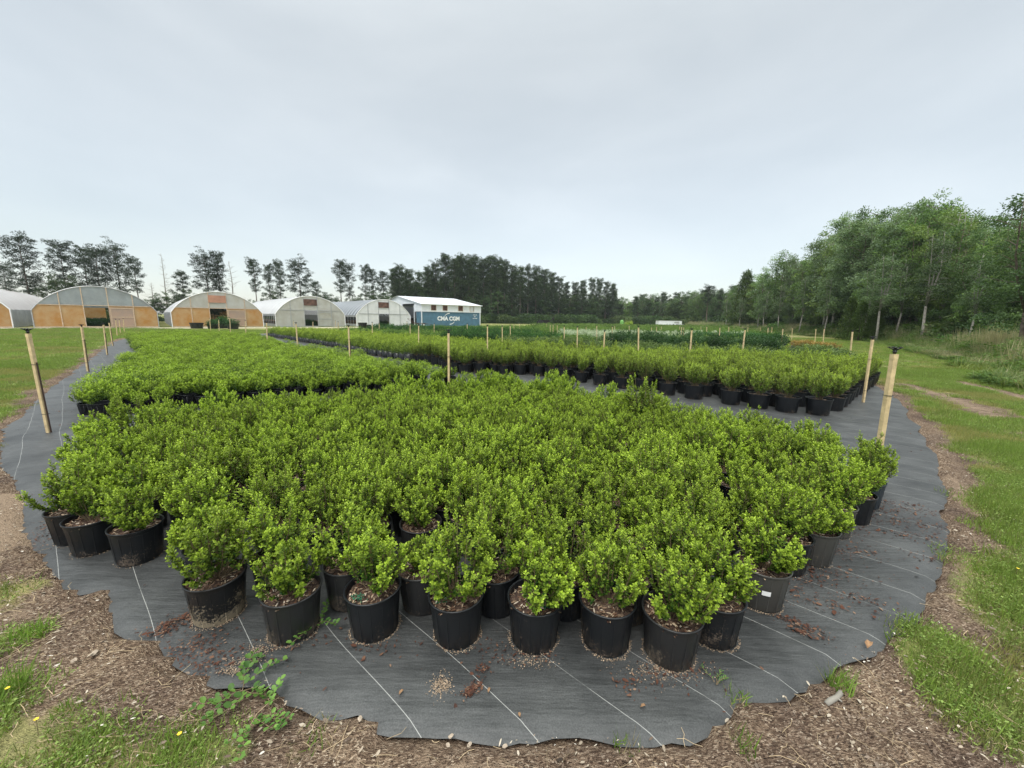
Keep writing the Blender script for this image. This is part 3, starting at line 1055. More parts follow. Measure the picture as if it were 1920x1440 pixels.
# front and right-edge pots measured one by one: (x, y, foliage variant, pot kind, mulch, scale)
EDGE = [
    (-3.08, 2.52, 5, 'pot', 'potted shrub at the left end of the front bed edge, pot on the outermost corner'),
    (-2.82, 2.40, 2, 'pot', 'potted shrub second from the left corner of the front bed, narrow pot beside wide one'),
    (-2.44, 2.31, 0, 'pot', 'potted shrub with bare mulch in its wide pot, third from the left corner'),
    (-1.56, 1.84, 1, 'pot_splash', 'potted shrub whose black pot is heavily splashed with pale sand'),
    (-1.10, 1.74, 6, 'pot_dusty', 'lime green potted shrub right of the sand splashed pot, reddish mulch'),
    (-0.69, 1.76, 3, 'pot', 'potted shrub leaning to the back of its pot, wood chips and green netting in front'),
    (-0.26, 1.73, 4, 'pot', 'compact upright potted shrub behind the tuft of dry grass on the cloth'),
    (0.13, 1.71, 2, 'pot', 'potted shrub on wide mulch with a small clover sprig at its left rim'),
    (0.49, 1.70, 0, 'pot', 'dense potted shrub immediately left of the frontmost pot'),
    (0.78, 1.63, 5, 'pot_dusty', 'frontmost potted shrub of the bed with weeds in reddish mulch'),
    (1.05, 1.75, 3, 'pot', 'potted shrub just behind the frontmost one, at the right corner of the bed'),
    (1.45, 2.00, 6, 'pot_grey', 'potted shrub in the faded grey pot with a white tag'),
    (1.81, 2.31, 1, 'pot', 'potted shrub in a black pot directly behind the pot with the white tag'),
    (2.06, 2.41, 2, 'pot_grey', 'potted shrub in a dull grey ribbed pot on the right edge'),
    (2.48, 2.75, 4, 'pot_grey', 'potted shrub in a faded brownish pot with a pale foot, right edge'),
    (2.81, 2.95, 0, 'pot', 'potted shrub in a dark pot between brownish and blue-grey pots, right edge'),
    (3.14, 3.22, 3, 'pot_blue', 'potted shrub in a blue-grey pot beside bark litter on the cloth'),
    (3.42, 3.50, 5, 'pot_blue', 'potted shrub in the last blue-grey pot at the right end of the bed'),
]


def tri_grid(poly, d, ang, jit, inset, avoid=()):
    c, s = math.cos(ang), math.sin(ang)
    pts = []
    n = int(80 / d)
    for j in range(-n, n):
        for i in range(-n, n):
            u = (i + 0.5 * (j & 1)) * d
            v = j * d * 0.866
            pts.append((u * c - v * s, u * s + v * c))
    P = np.array(pts)
    P = P[in_poly(P[:, 0], P[:, 1], poly)]
    P = P[poly_dist(P[:, 0], P[:, 1], poly) > inset]
    P += rng.uniform(-jit, jit, P.shape)
    for (x, y, r) in avoid:
        P = P[np.hypot(P[:, 0] - x, P[:, 1] - y) > r]
    return P


GA = 'light green shrubs in black pots packed in the front bed'
LA = 'light green small leaved shrub in black pot packed inside the front bed'


def shrub_master(variant, potk, mi):
    r = empty('potted_shrub')
    obj('pot', pot_me[potk], parent=r)
    obj('mulch', mulch_me[mi], parent=r)
    f = obj('foliage', A_fol[variant], parent=r)
    s = obj('stem', A_stem[variant], parent=r)
    f.location = s.location = (0, 0, 0.20)
    return r


def copy_thing(root):
    c = root.copy()
    COL.objects.link(c)
    for ch in root.children:
        d = ch.copy()
        d.parent = c
        COL.objects.link(d)
    return c


masters = {}


def place_shrub(x, y, var, potk, label, tilt=0.0, sc=1.0, rz=None, group=GA):
    key = (var, potk)
    if key not in masters:
        r = masters[key] = shrub_master(var, potk, var % 4)
    else:
        r = copy_thing(masters[key])
    r.location = (x, y, 0.011)
    r.rotation_euler = (random.uniform(-tilt, tilt), random.uniform(-tilt, tilt), random.uniform(0, 6.28) if rz is None else rz)
    r.scale = (1, 1, 1)
    for ch in r.children:
        if ch.name.startswith(('foliage', 'stem')):
            ch.scale = (sc, sc, sc)
    tag(r, label, 'potted shrub', group)
    return r


edge_roots = []
for (x, y, var, pk, lab) in EDGE:
    edge_roots.append(place_shrub(x, y, var, pk, lab, tilt=.018, sc=random.uniform(.82, .92)))
SECOND = [(-3.30, 2.82), (-3.54, 3.06), (-3.78, 3.32), (-4.02, 3.57), (-4.28, 3.80), (-3.02, 2.84), (-4.50, 4.05), (-2.72, 2.66), (-2.30, 2.60), (-2.02, 2.38), (-1.78, 2.10), (-1.33, 2.02), (-.90, 1.96), (-.48, 1.94), (-.07, 1.93), (.31, 1.92), (.64, 1.89), (.94, 1.99), (1.20, 2.24), (1.56, 2.46), (1.84, 2.66), (2.20, 2.76), (2.52, 3.04), (2.86, 3.24)]
PA = tri_grid(A_POLY, 0.315, math.radians(3), 0.03, 0.02, [(e[0], e[1], 0.262) for e in EDGE] + [(x, y, .25) for x, y in SECOND])
PA = np.concatenate([np.array(SECOND), PA])
PA = PA[np.argsort(np.hypot(PA[:, 0], PA[:, 1]))]
n_ind = 300 - len(EDGE)
back = PA[n_ind:]
tall = None
for (x, y) in PA[:n_ind]:
    v = random.randrange(NV)
    place_shrub(float(x), float(y), v, random.choice(['pot', 'pot', 'pot_dusty']), LA, tilt=0.04, sc=(.94 if y < 2.3 else 1) * random.choice([random.uniform(.82, 1.05), random.uniform(.64, 1.18)]) * (.96 if y < 4 else .91))
# one shoot stands proud of the canopy on the far side
tp = at(1208, 760, .5)
place_shrub(tp[0], tp[1], 4, 'pot', 'taller leggy shrub standing proud of the front bed beside the cloth aisle', sc=1.45, group=None)

# ---- beds A (rear) and B: same kind, one mass past the first 300
B_POLY = [(-6.75, 5.65), (-6.2, 5.6), (-4.9, 6.75), (-3.6, 7.45), (-2.1, 8.3), (-1.15, 8.95), (-2.2, 10.0), (-4.2, 12.0), (-10.5, 17.6), (-17, 25.5), (-23.3, 27.0), (-21.8, 21.8), (-15.9, 16.2), (-11, 10.9)]
PB = tri_grid(B_POLY, 0.355, math.radians(45), 0.03, 0.02)
row = fbm(PB[:, 0], PB[:, 1], 1.1, 44, 2)
PB = PB[(row < 0.80)]
# lengthwise gaps where rows were pulled
cross = (PB[:, 0] + PB[:, 1]) / math.sqrt(2)
along = (-PB[:, 0] + PB[:, 1]) / math.sqrt(2)
gap = (np.mod(cross, 1.65) < 0.30) & (fbm(along, cross, .7, 9, 2) > .52) & (along > 9)
PB = PB[~gap]
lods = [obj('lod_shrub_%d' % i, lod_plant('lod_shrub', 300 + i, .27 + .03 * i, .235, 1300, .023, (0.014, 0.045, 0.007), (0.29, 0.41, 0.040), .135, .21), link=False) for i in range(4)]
near_B = np.hypot(PB[:, 0], PB[:, 1]) < 9.5


def full_source(i):
    """pot and foliage of the full-detail shrub joined, for the mass behind the first 300"""
    a, p = A_fol[i], pot_me['pot']
    Va = np.empty(len(a.vertices) * 3, np.float32); a.vertices.foreach_get('co', Va); Va = Va.reshape(-1, 3).copy(); Va[:, 2] += .20
    Ca = np.empty(len(a.vertices) * 4, np.float32); a.color_attributes['tint'].data.foreach_get('color', Ca); Ca = Ca.reshape(-1, 4)[:, :3]
    Vp = np.empty(len(p.vertices) * 3, np.float32); p.vertices.foreach_get('co', Vp); Vp = Vp.reshape(-1, 3)
    Fa = [tuple(f.vertices) for f in a.polygons]
    Fp = [tuple(v + len(Va) for v in f.vertices) for f in p.polygons]
    me = mesh_np('shrub_mass_source', np.concatenate([Va, Vp]), Fa + Fp, col=np.concatenate([Ca, np.full((len(Vp), 3), .02)]), mi=[0] * len(Fa) + [1] * len(Fp))
    me.materials.append(M['leaf_a']); me.materials.append(M['pot'])
    return obj('zz_full_shrub_%d' % i, me, link=False)


fulls = [full_source(i) for i in range(4)]
srcAB = source('shrub_sources', lods + fulls)
PP = np.concatenate([back, PB])
k = np.hypot(PP[:, 0], PP[:, 1]) < 9.5
nP = len(PP)
idx = np.where(k, rng.integers(4, 8, nP), rng.integers(0, 4, nP))
scl = rng.uniform(.74, 1.16, nP)
isB = np.arange(nP) >= len(back)
sc3 = np.stack([scl * np.where(isB, 1.08, 1), scl * np.where(isB, 1.08, 1), scl * np.where(isB, .84, 1)], 1)
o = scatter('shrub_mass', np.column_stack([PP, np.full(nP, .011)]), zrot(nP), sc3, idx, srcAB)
tag(o, 'carpet of low light green potted shrubs behind the front bed', 'shrubs', kind='stuff')

# ---- bed C: upright boxwoods
C_POLY = [(-1.5, 11.0), (-.3, 10.9), (.75, 10.7), (2.5, 8.98), (3.78, 7.75), (4.66, 6.9), (5.3, 6.45), (5.75, 6.55), (7.1, 7.95), (8.8, 9.4), (10.3, 10.8), (9.8, 11.9),
          (8.2, 12.4), (5.9, 13.3), (2.5, 14.0), (-1.6, 17.4), (-8.4, 24), (-16, 29.5), (-18.5, 29.0), (-8.0, 18.2), (-3.4, 13.4)]
C_EDGE = [(0.76, 10.85), (1.08, 10.52), (1.40, 10.2), (1.78, 9.82), (2.18, 9.43), (2.60, 9.04), (3.0, 8.66), (3.40, 8.28), (3.80, 7.9), (4.30, 7.42), (4.64, 7.10), (4.98, 6.82), (5.42, 6.66)]
C_SIDE = [(5.98, 7.02), (6.36, 7.36), (6.72, 7.70), (7.08, 8.05), (7.46, 8.38), (7.86, 8.72), (8.28, 9.06), (8.68, 9.42), (9.12, 9.80), (9.54, 10.2), (9.95, 10.6)]
PC = tri_grid(C_POLY, 0.44, math.radians(-45), .03, .03, [(x, y, .36) for x, y in C_EDGE + C_SIDE])
PC = PC[np.argsort(np.hypot(PC[:, 0], PC[:, 1]))]
GC = 'upright boxwoods in black pots beyond the cloth aisle'
cm_ = {}


def place_box(x, y, label, sc=1.0, group=GC):
    v = random.randrange(4)
    if v not in cm_:
        r = empty('potted_boxwood')
        obj('pot', big_pot, parent=r)
        obj('mulch', big_mulch, parent=r)
        f = obj('foliage', C_fol[v], parent=r)
        s = obj('stem', C_stem[v], parent=r)
        f.location = s.location = (0, 0, .24)
        cm_[v] = r
    else:
        r = copy_thing(cm_[v])
    r.location = (x, y, .011)
    r.rotation_euler = (random.uniform(-.03, .03), random.uniform(-.03, .03), random.uniform(0, 6.28))
    r.scale = (sc, sc, sc)
    tag(r, label, 'potted boxwood', group)
    return r


for i, (x, y) in enumerate(C_EDGE):
    place_box(x, y, 'upright boxwood in round black pot, front row along the cloth aisle', random.uniform(.9, 1.0), 'boxwoods in the front row on the aisle')
for i, (x, y) in enumerate(C_SIDE):
    place_box(x, y, 'upright boxwood in black pot on the bed side facing the grass track', random.uniform(.88, .98), 'boxwoods along the side facing the grass track')
nC = 300 - len(C_EDGE) - len(C_SIDE)
for (x, y) in PC[:nC]:
    place_box(float(x), float(y), 'upright boxwood in black pot crowded inside the bed beyond the aisle', random.uniform(.86, 1.06))
clods = [obj('lod_box_%d' % i, lod_plant('lod_box', 330 + i, .44, .28, 900, .036, (0.05, 0.10, 0.016), (0.31, 0.40, 0.050), .19, .27), link=False) for i in range(3)]
src = source('box_sources', clods)
Pc = PC[nC:]
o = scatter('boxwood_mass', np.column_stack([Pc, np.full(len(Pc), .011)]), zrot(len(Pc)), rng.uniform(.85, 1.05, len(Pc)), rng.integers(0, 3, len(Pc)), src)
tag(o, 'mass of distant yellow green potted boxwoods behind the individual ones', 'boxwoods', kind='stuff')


# ---- far beds, one mass each kind
def far_bed(name, label, poly_list, d, ang, H, RX, leaf, n, c_inner, c_tip, seed, pr=.17, ph=.24):
    ls = [obj(name + '_src_%d' % i, lod_plant(name, seed + i, H * (1 + .12 * i), RX, n, leaf, c_inner, c_tip, pr, ph), link=False) for i in range(2)]
    c = source(name + '_sources', ls)
    P = np.concatenate([tri_grid(p, d, ang, d * .08, 0.0) for p in poly_list])
    o = scatter(name, np.column_stack([P, np.zeros(len(P)) + .01]), zrot(len(P)), rng.uniform(.85, 1.12, len(P)), rng.integers(0, 2, len(P)), c)
    tag(o, label, name.replace('_', ' '), kind='stuff')


D_POLY = [[(4.1, 17.6), (10.2, 14.6), (11.0, 15.9), (5.2, 19.4)]]
# dark shrubs: individuals first
dk = [lod_plant('dark_shrub', 350 + i, .62 + .06 * i, .38, 1100, .055, (0.012, 0.035, 0.010), (0.045, 0.10, 0.030), .2, .28) for i in range(3)]
PD = tri_grid(D_POLY[0], .52, .3, .03, 0)
dmast = {}
for (x, y) in PD:
    v = random.randrange(3)
    o = obj('dark_shrub', dk[v])
    o.location = (x, y, .01)
    o.rotation_euler = (0, 0, random.uniform(0, 6.28))
    s = random.uniform(.9, 1.1)
    o.scale = (s, s, s)
    tag(o, 'dark green bushy potted shrub in the tall bed behind the boxwoods', 'dark shrub', 'dark green shrubs in the tall bed behind the boxwoods')
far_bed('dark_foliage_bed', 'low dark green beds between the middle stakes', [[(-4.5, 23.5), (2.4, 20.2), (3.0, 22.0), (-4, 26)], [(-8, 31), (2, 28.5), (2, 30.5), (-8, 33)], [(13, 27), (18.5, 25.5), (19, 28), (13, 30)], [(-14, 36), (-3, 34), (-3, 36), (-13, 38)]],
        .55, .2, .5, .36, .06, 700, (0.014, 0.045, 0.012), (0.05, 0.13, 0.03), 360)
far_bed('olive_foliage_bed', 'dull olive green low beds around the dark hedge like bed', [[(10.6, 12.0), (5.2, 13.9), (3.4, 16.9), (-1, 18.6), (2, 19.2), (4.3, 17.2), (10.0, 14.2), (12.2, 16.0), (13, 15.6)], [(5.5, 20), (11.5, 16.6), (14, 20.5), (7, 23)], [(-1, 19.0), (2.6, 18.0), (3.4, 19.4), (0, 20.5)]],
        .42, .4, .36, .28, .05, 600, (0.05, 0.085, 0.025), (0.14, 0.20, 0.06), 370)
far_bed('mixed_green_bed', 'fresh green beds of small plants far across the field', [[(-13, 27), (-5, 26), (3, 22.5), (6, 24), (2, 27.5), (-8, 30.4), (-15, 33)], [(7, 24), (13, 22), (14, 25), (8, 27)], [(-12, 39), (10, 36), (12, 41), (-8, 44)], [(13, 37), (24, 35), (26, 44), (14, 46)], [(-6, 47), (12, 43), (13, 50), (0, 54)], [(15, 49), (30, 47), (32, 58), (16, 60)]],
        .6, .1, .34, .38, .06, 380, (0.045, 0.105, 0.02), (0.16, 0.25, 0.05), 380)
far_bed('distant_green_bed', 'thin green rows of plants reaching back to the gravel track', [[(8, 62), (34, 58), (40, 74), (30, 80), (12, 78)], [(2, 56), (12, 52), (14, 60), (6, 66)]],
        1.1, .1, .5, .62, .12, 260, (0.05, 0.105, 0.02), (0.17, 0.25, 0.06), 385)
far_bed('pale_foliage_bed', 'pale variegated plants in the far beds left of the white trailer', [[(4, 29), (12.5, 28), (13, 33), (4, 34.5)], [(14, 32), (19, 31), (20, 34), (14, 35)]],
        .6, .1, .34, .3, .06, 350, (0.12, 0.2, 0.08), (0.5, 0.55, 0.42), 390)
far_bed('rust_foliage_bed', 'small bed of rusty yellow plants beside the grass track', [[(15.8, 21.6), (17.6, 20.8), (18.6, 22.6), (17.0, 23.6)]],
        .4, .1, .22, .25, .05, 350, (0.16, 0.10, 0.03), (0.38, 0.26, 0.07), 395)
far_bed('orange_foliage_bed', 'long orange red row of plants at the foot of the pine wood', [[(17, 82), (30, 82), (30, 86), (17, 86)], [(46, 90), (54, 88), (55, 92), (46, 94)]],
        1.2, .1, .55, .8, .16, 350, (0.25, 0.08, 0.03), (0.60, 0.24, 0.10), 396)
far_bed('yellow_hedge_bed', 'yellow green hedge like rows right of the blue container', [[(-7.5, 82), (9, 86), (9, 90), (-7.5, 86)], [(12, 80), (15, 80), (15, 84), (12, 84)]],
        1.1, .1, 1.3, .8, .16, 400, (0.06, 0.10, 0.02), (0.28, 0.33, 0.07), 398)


# ------------------------------------------------------------------ sprinkler stakes
def sprinkler_mesh(full=True):
    mb = MB()
    mb.lathe([(.001, 0), (.012, 0), (.012, .012), (.017, .014), (.017, .03), (.010, .034), (.010, .055), (.016, .058), (.014, .066), (.001, .068)], 10)
    for k in range(5):
        t = k * 1.2566
        c, s = math.cos(t), math.sin(t)
        mb.tube([(c * .008, s * .008, .036), (c * .03, s * .03, .052), (c * .044, s * .044, .060)], [.006, .005, .006], 5)
        mb.box((c * .046, s * .046, .064), (.02, .014, .008), rz=t)
    return mb.mesh('sprinkler_head', True)


spr = sprinkler_mesh()
spr.materials.append(M['black_plastic'])


def stake(xt, yt, xb, yb, zb, label, group=None, detail=True, w=0.036):
    x, y = at(xb, yb, zb)
    tx, ty, tz = at_depth(xt, yt, y)
    H = tz
    sl = (tx - x) / max(.3, H - zb)           # sideways lean
    sl = max(-.06, min(.06, sl))
    bx = x - sl * zb
    r = empty('sprinkler_stake', (bx, y, 0))
    rz = random.uniform(-.15, .15)
    m = MB()
    for a, b_ in ((0, H - .05), (H - .048, H)):
        top = b_ == H
        ww = w * (1.07 if top else 1)
        vs = []
        for zz in (a, b_):
            for (i, j) in ((-1, -1), (1, -1), (1, 1), (-1, 1)):
                vs.append((sl * zz + i * ww / 2, j * ww / 2, zz))
        m.add(vs, [(3, 2, 1, 0), (4, 5, 6, 7), (0, 1, 5, 4), (1, 2, 6, 5), (2, 3, 7, 6), (3, 0, 4, 7)])
    m.build('stake', M['stake'], r)
    h = obj('sprinkler_head', spr, parent=r)
    h.location = (sl * H, 0, H)
    if detail:
        p = MB()
        px_ = w / 2 + .009
        p.tube([(px_, .004, -.01), (sl * H * .72 + px_, .004, H * .72)], .008, 8)
        p.build('riser_pipe', M['brown_pipe'], r)
        for f in (.20, .70):
            t = MB()
            zz = H * f
            a, b_ = w / 2 + .003, w / 2 + .004
            loop = [(-a, -b_), (a + .017, -b_), (a + .017, b_ + .002), (-a, b_ + .002), (-a, -b_)]
            t.tube([(sl * zz + u, v, zz) for u, v in loop], .0028, 5)
            t.tube([(sl * zz + a + .017, -b_, zz), (sl * zz + a + .04, -b_ - .01, zz + .006)], .002, 4)
            t.build('tie', M['black_plastic'], r)
    r.rotation_euler = (0, 0, 0)
    tag(r, label, 'sprinkler stake', group)
    return r


stake(52.7, 625.5, 92, 812, 0, 'wooden sprinkler stake standing alone on the cloth, left of the front bed', w=.037)
stake(153, 613, 165, 696, 0, 'wooden sprinkler stake second from the camera along the left cloth edge', w=.04)
stake(194, 609, 201, 665, .0, 'wooden sprinkler stake third along the left cloth edge')
stake(204.7, 605.5, 211.6, 648, .0, 'wooden sprinkler stake fourth along the left cloth edge')
stake(841, 625, 841.5, 715, .5, 'wooden sprinkler stake rising from the gap behind the middle of the front bed', w=.033)
stake(653.4, 613.4, 656, 666, .42, 'stake in the low shrub carpet, nearest one left of the middle stake')
stake(1636, 637, 1618.4, 755, 0, 'leaning wooden stake on the cloth at the corner of the boxwood bed')
stake(1677, 664, 1649, 836, .42, 'thick leaning wooden stake at the right rear corner of the front bed', w=.041)
stake(1133.7, 622.7, 1131.7, 657, .65, 'wooden stake among the boxwoods above the front bed centre')
stake(1297, 619.6, 1294, 659, .65, 'wooden stake before the dark tall bed, left of its last one')
stake(1397, 619, 1392.6, 655, .65, 'wooden stake at the right end of the dark tall bed')
stake(1597.6, 622.4, 1594, 665, .55, 'wooden stake against the grass track left of the corner stakes')
GS = 'distant sprinkler stakes across the beds'
far_stakes = [(217.8, 600, 220, 631, 0), (223.4, 600, 225.6, 622, .1), (231, 598.6, 233, 620, .1),
              (393, 597.5, 395, 618, .2), (410.6, 599.5, 411, 618, .2), (431.4, 597, 432, 621, .35), (461, 602.5, 461, 625, .4), (501, 605.5, 501, 638, .42),
              (551, 602.5, 551, 616, .3), (555, 607.4, 558, 648, .42), (587, 603.5, 587, 623, .4), (629, 601.5, 629, 612, .2), (634, 604.5, 634, 624, .4),
              (698, 606, 698, 631, .5), (711, 607, 711, 620, .4), (763, 604, 763, 620, .3), (769, 609, 769, 627.5, .5), (785, 611, 785, 642, .6), (814, 607.5, 814, 624, .5),
              (876, 608, 876, 627.5, .5), (914, 612.5, 914, 654, .6), (941.7, 613, 941.7, 640, .6), (956.7, 611, 956.7, 633, .6), (963.5, 610, 963.5, 622, .4), (974.6, 607, 974.6, 620, .4),
              (1025, 607, 1025, 618, .3), (1031.7, 609, 1031.7, 623, .4), (1037, 609, 1037, 624, .4), (1044.8, 610, 1044.8, 625, .4), (1058, 613, 1058, 637, .6), (1082.7, 614.4, 1082, 646, .6),
              (1099, 613, 1099, 625, .4), (1119, 611, 1119, 628, .5), (1148, 613, 1148, 630, .5), (1152.5, 611, 1152.5, 623, .4), (1179.6, 611, 1179.6, 625, .4), (1197, 614.4, 1197, 640.5, .9),
              (1221.5, 614, 1221.5, 626, .4), (1231, 613, 1231, 626, .4), (1240, 612, 1240, 623, .4), (1274, 612, 1274, 623, .3), (1277.5, 613, 1277.5, 629, .5), (1281.7, 614, 1281.7, 628, .5),
              (1314, 612, 1314, 624, .3), (1324.7, 613, 1324.7, 628, .5), (1349, 614.5, 1349, 630.5, .6), (1366, 613, 1366, 628, .5), (1376, 612, 1376, 621, .2), (1401.6, 613, 1401.6, 627, .4),
              (1425.5, 614, 1425.5, 623, .2), (1440, 614.5, 1439, 632.6, .5), (1446.7, 613, 1446.7, 627, .3), (1468, 616.6, 1466, 637, .5), (1484.5, 615.5, 1484.5, 632.6, .3),
              (1529.7, 617, 1528, 639.4, .3), (1544, 616.6, 1543, 643.7, .3)]
for f in far_stakes:
    stake(*f, 'thin pale wooden sprinkler stake far off among the beds', GS, detail=False)
# ------------------------------------------------------------------ greenhouses
def film_mat(name, col, clear=0.15, trans=0.35, stripe=None, vstain=None, period=1.22):
    m, nt, b = mat_base(name)
    N, L = nt.nodes.new, nt.links.new
    tc = N('ShaderNodeTexCoord')
    n = N('ShaderNodeTexNoise'); n.inputs['Scale'].default_value = 0.9; n.inputs['Detail'].default_value = 6; n.inputs['Roughness'].default_value = .65
    L(tc.outputs['Object'], n.inputs[0])
    r = N('ShaderNodeValToRGB')
    c2 = vstain or tuple(c * .75 for c in col)
    r.color_ramp.elements[0].position = .35; r.color_ramp.elements[0].color = (*c2, 1)
    r.color_ramp.elements[1].position = .65; r.color_ramp.elements[1].color = (*col, 1)
    L(n.outputs[0], r.inputs[0])
    src = r.outputs[0]
    if stripe:
        sp_ = N('ShaderNodeSeparateXYZ'); L(tc.outputs['Object'], sp_.inputs[0])
        dv = N('ShaderNodeMath'); dv.operation = 'DIVIDE'; L(sp_.outputs[1], dv.inputs[0]); dv.inputs[1].default_value = period
        fr = N('ShaderNodeMath'); fr.operation = 'FRACT'; L(dv.outputs[0], fr.inputs[0])
        rr = N('ShaderNodeValToRGB'); rr.color_ramp.elements[0].position = .42; rr.color_ramp.elements[0].color = (0, 0, 0, 1)
        rr.color_ramp.elements[1].position = .55; rr.color_ramp.elements[1].color = (1, 1, 1, 1)
        L(fr.outputs[0], rr.inputs[0])
        mx = N('ShaderNodeMixRGB'); L(rr.outputs[0], mx.inputs[0]); L(src, mx.inputs[1]); mx.inputs[2].default_value = (*stripe, 1)
        src = mx.outputs[0]
    L(src, b.inputs['Base Color'])
    b.inputs['Roughness'].default_value = .35
    tr = N('ShaderNodeBsdfTranslucent'); L(src, tr.inputs[0])
    m1 = N('ShaderNodeMixShader'); m1.inputs[0].default_value = trans
    L(b.outputs[0], m1.inputs[1]); L(tr.outputs[0], m1.inputs[2])
    tp = N('ShaderNodeBsdfTransparent')
    m2 = N('ShaderNodeMixShader'); m2.inputs[0].default_value = clear
    L(m1.outputs[0], m2.inputs[1]); L(tp.outputs[0], m2.inputs[2])
    L(m2.outputs[0], nt.nodes['Material Output'].inputs[0])
    return m


M['amber'] = film_mat('amber_panel', (0.56, 0.27, 0.070), .03, .35, vstain=(0.62, 0.42, 0.22))
M['amber_white'] = film_mat('milky_panel', (0.62, 0.62, 0.58), .08, .35, vstain=(0.52, 0.50, 0.43))
M['film_grey'] = film_mat('clear_film', (0.42, 0.46, 0.47), .22, .3)
M['film_roof_grey'] = film_mat('dusty_film_roof', (0.40, 0.44, 0.46), .15, .3, stripe=(.50, .54, .56))
M['film_roof_white'] = film_mat('white_film_roof', (0.82, 0.82, 0.82), .0, .2, stripe=(.50, .42, .38))
M['film_roof_g4'] = film_mat('milky_film_roof', (0.82, 0.82, 0.82), .04, .25, stripe=(.70, .70, .70))
M['film_roof_g5'] = film_mat('striped_film_roof', (0.13, 0.14, 0.16), .04, .2, stripe=(.45, .48, .50))
M['side_sheet'] = film_mat('grey_side_sheet', (0.50, 0.52, 0.51), .05, .3)
M['white_wall'] = film_mat('white_end_sheet', (0.80, 0.81, 0.81), .0, .15, vstain=(0.63, 0.65, 0.65))
M['pink_panel'] = film_mat('faded_door_panel', (0.50, 0.34, 0.25), .0, .25, vstain=(0.42, 0.32, 0.26))

GW, GSH, GPK, GLEN = 4.6, 1.72, 4.3, 30.0
GR_ = (GW ** 2 + (GPK - GSH) ** 2) / (2 * (GPK - GSH))
GXD = Vector((.732, .681, 0)).normalized()
GRZ = math.atan2(GXD.y, GXD.x)


def arch(t):     # t 0..1 from left foot of the arch to the right one
    x = GW * (2 * t - 1)
    return x, arch_z(x)


def arch_z(x):
    x = max(-GW, min(GW, x))
    return GSH + math.sqrt(GR_ ** 2 - x * x) - (GR_ - (GPK - GSH))


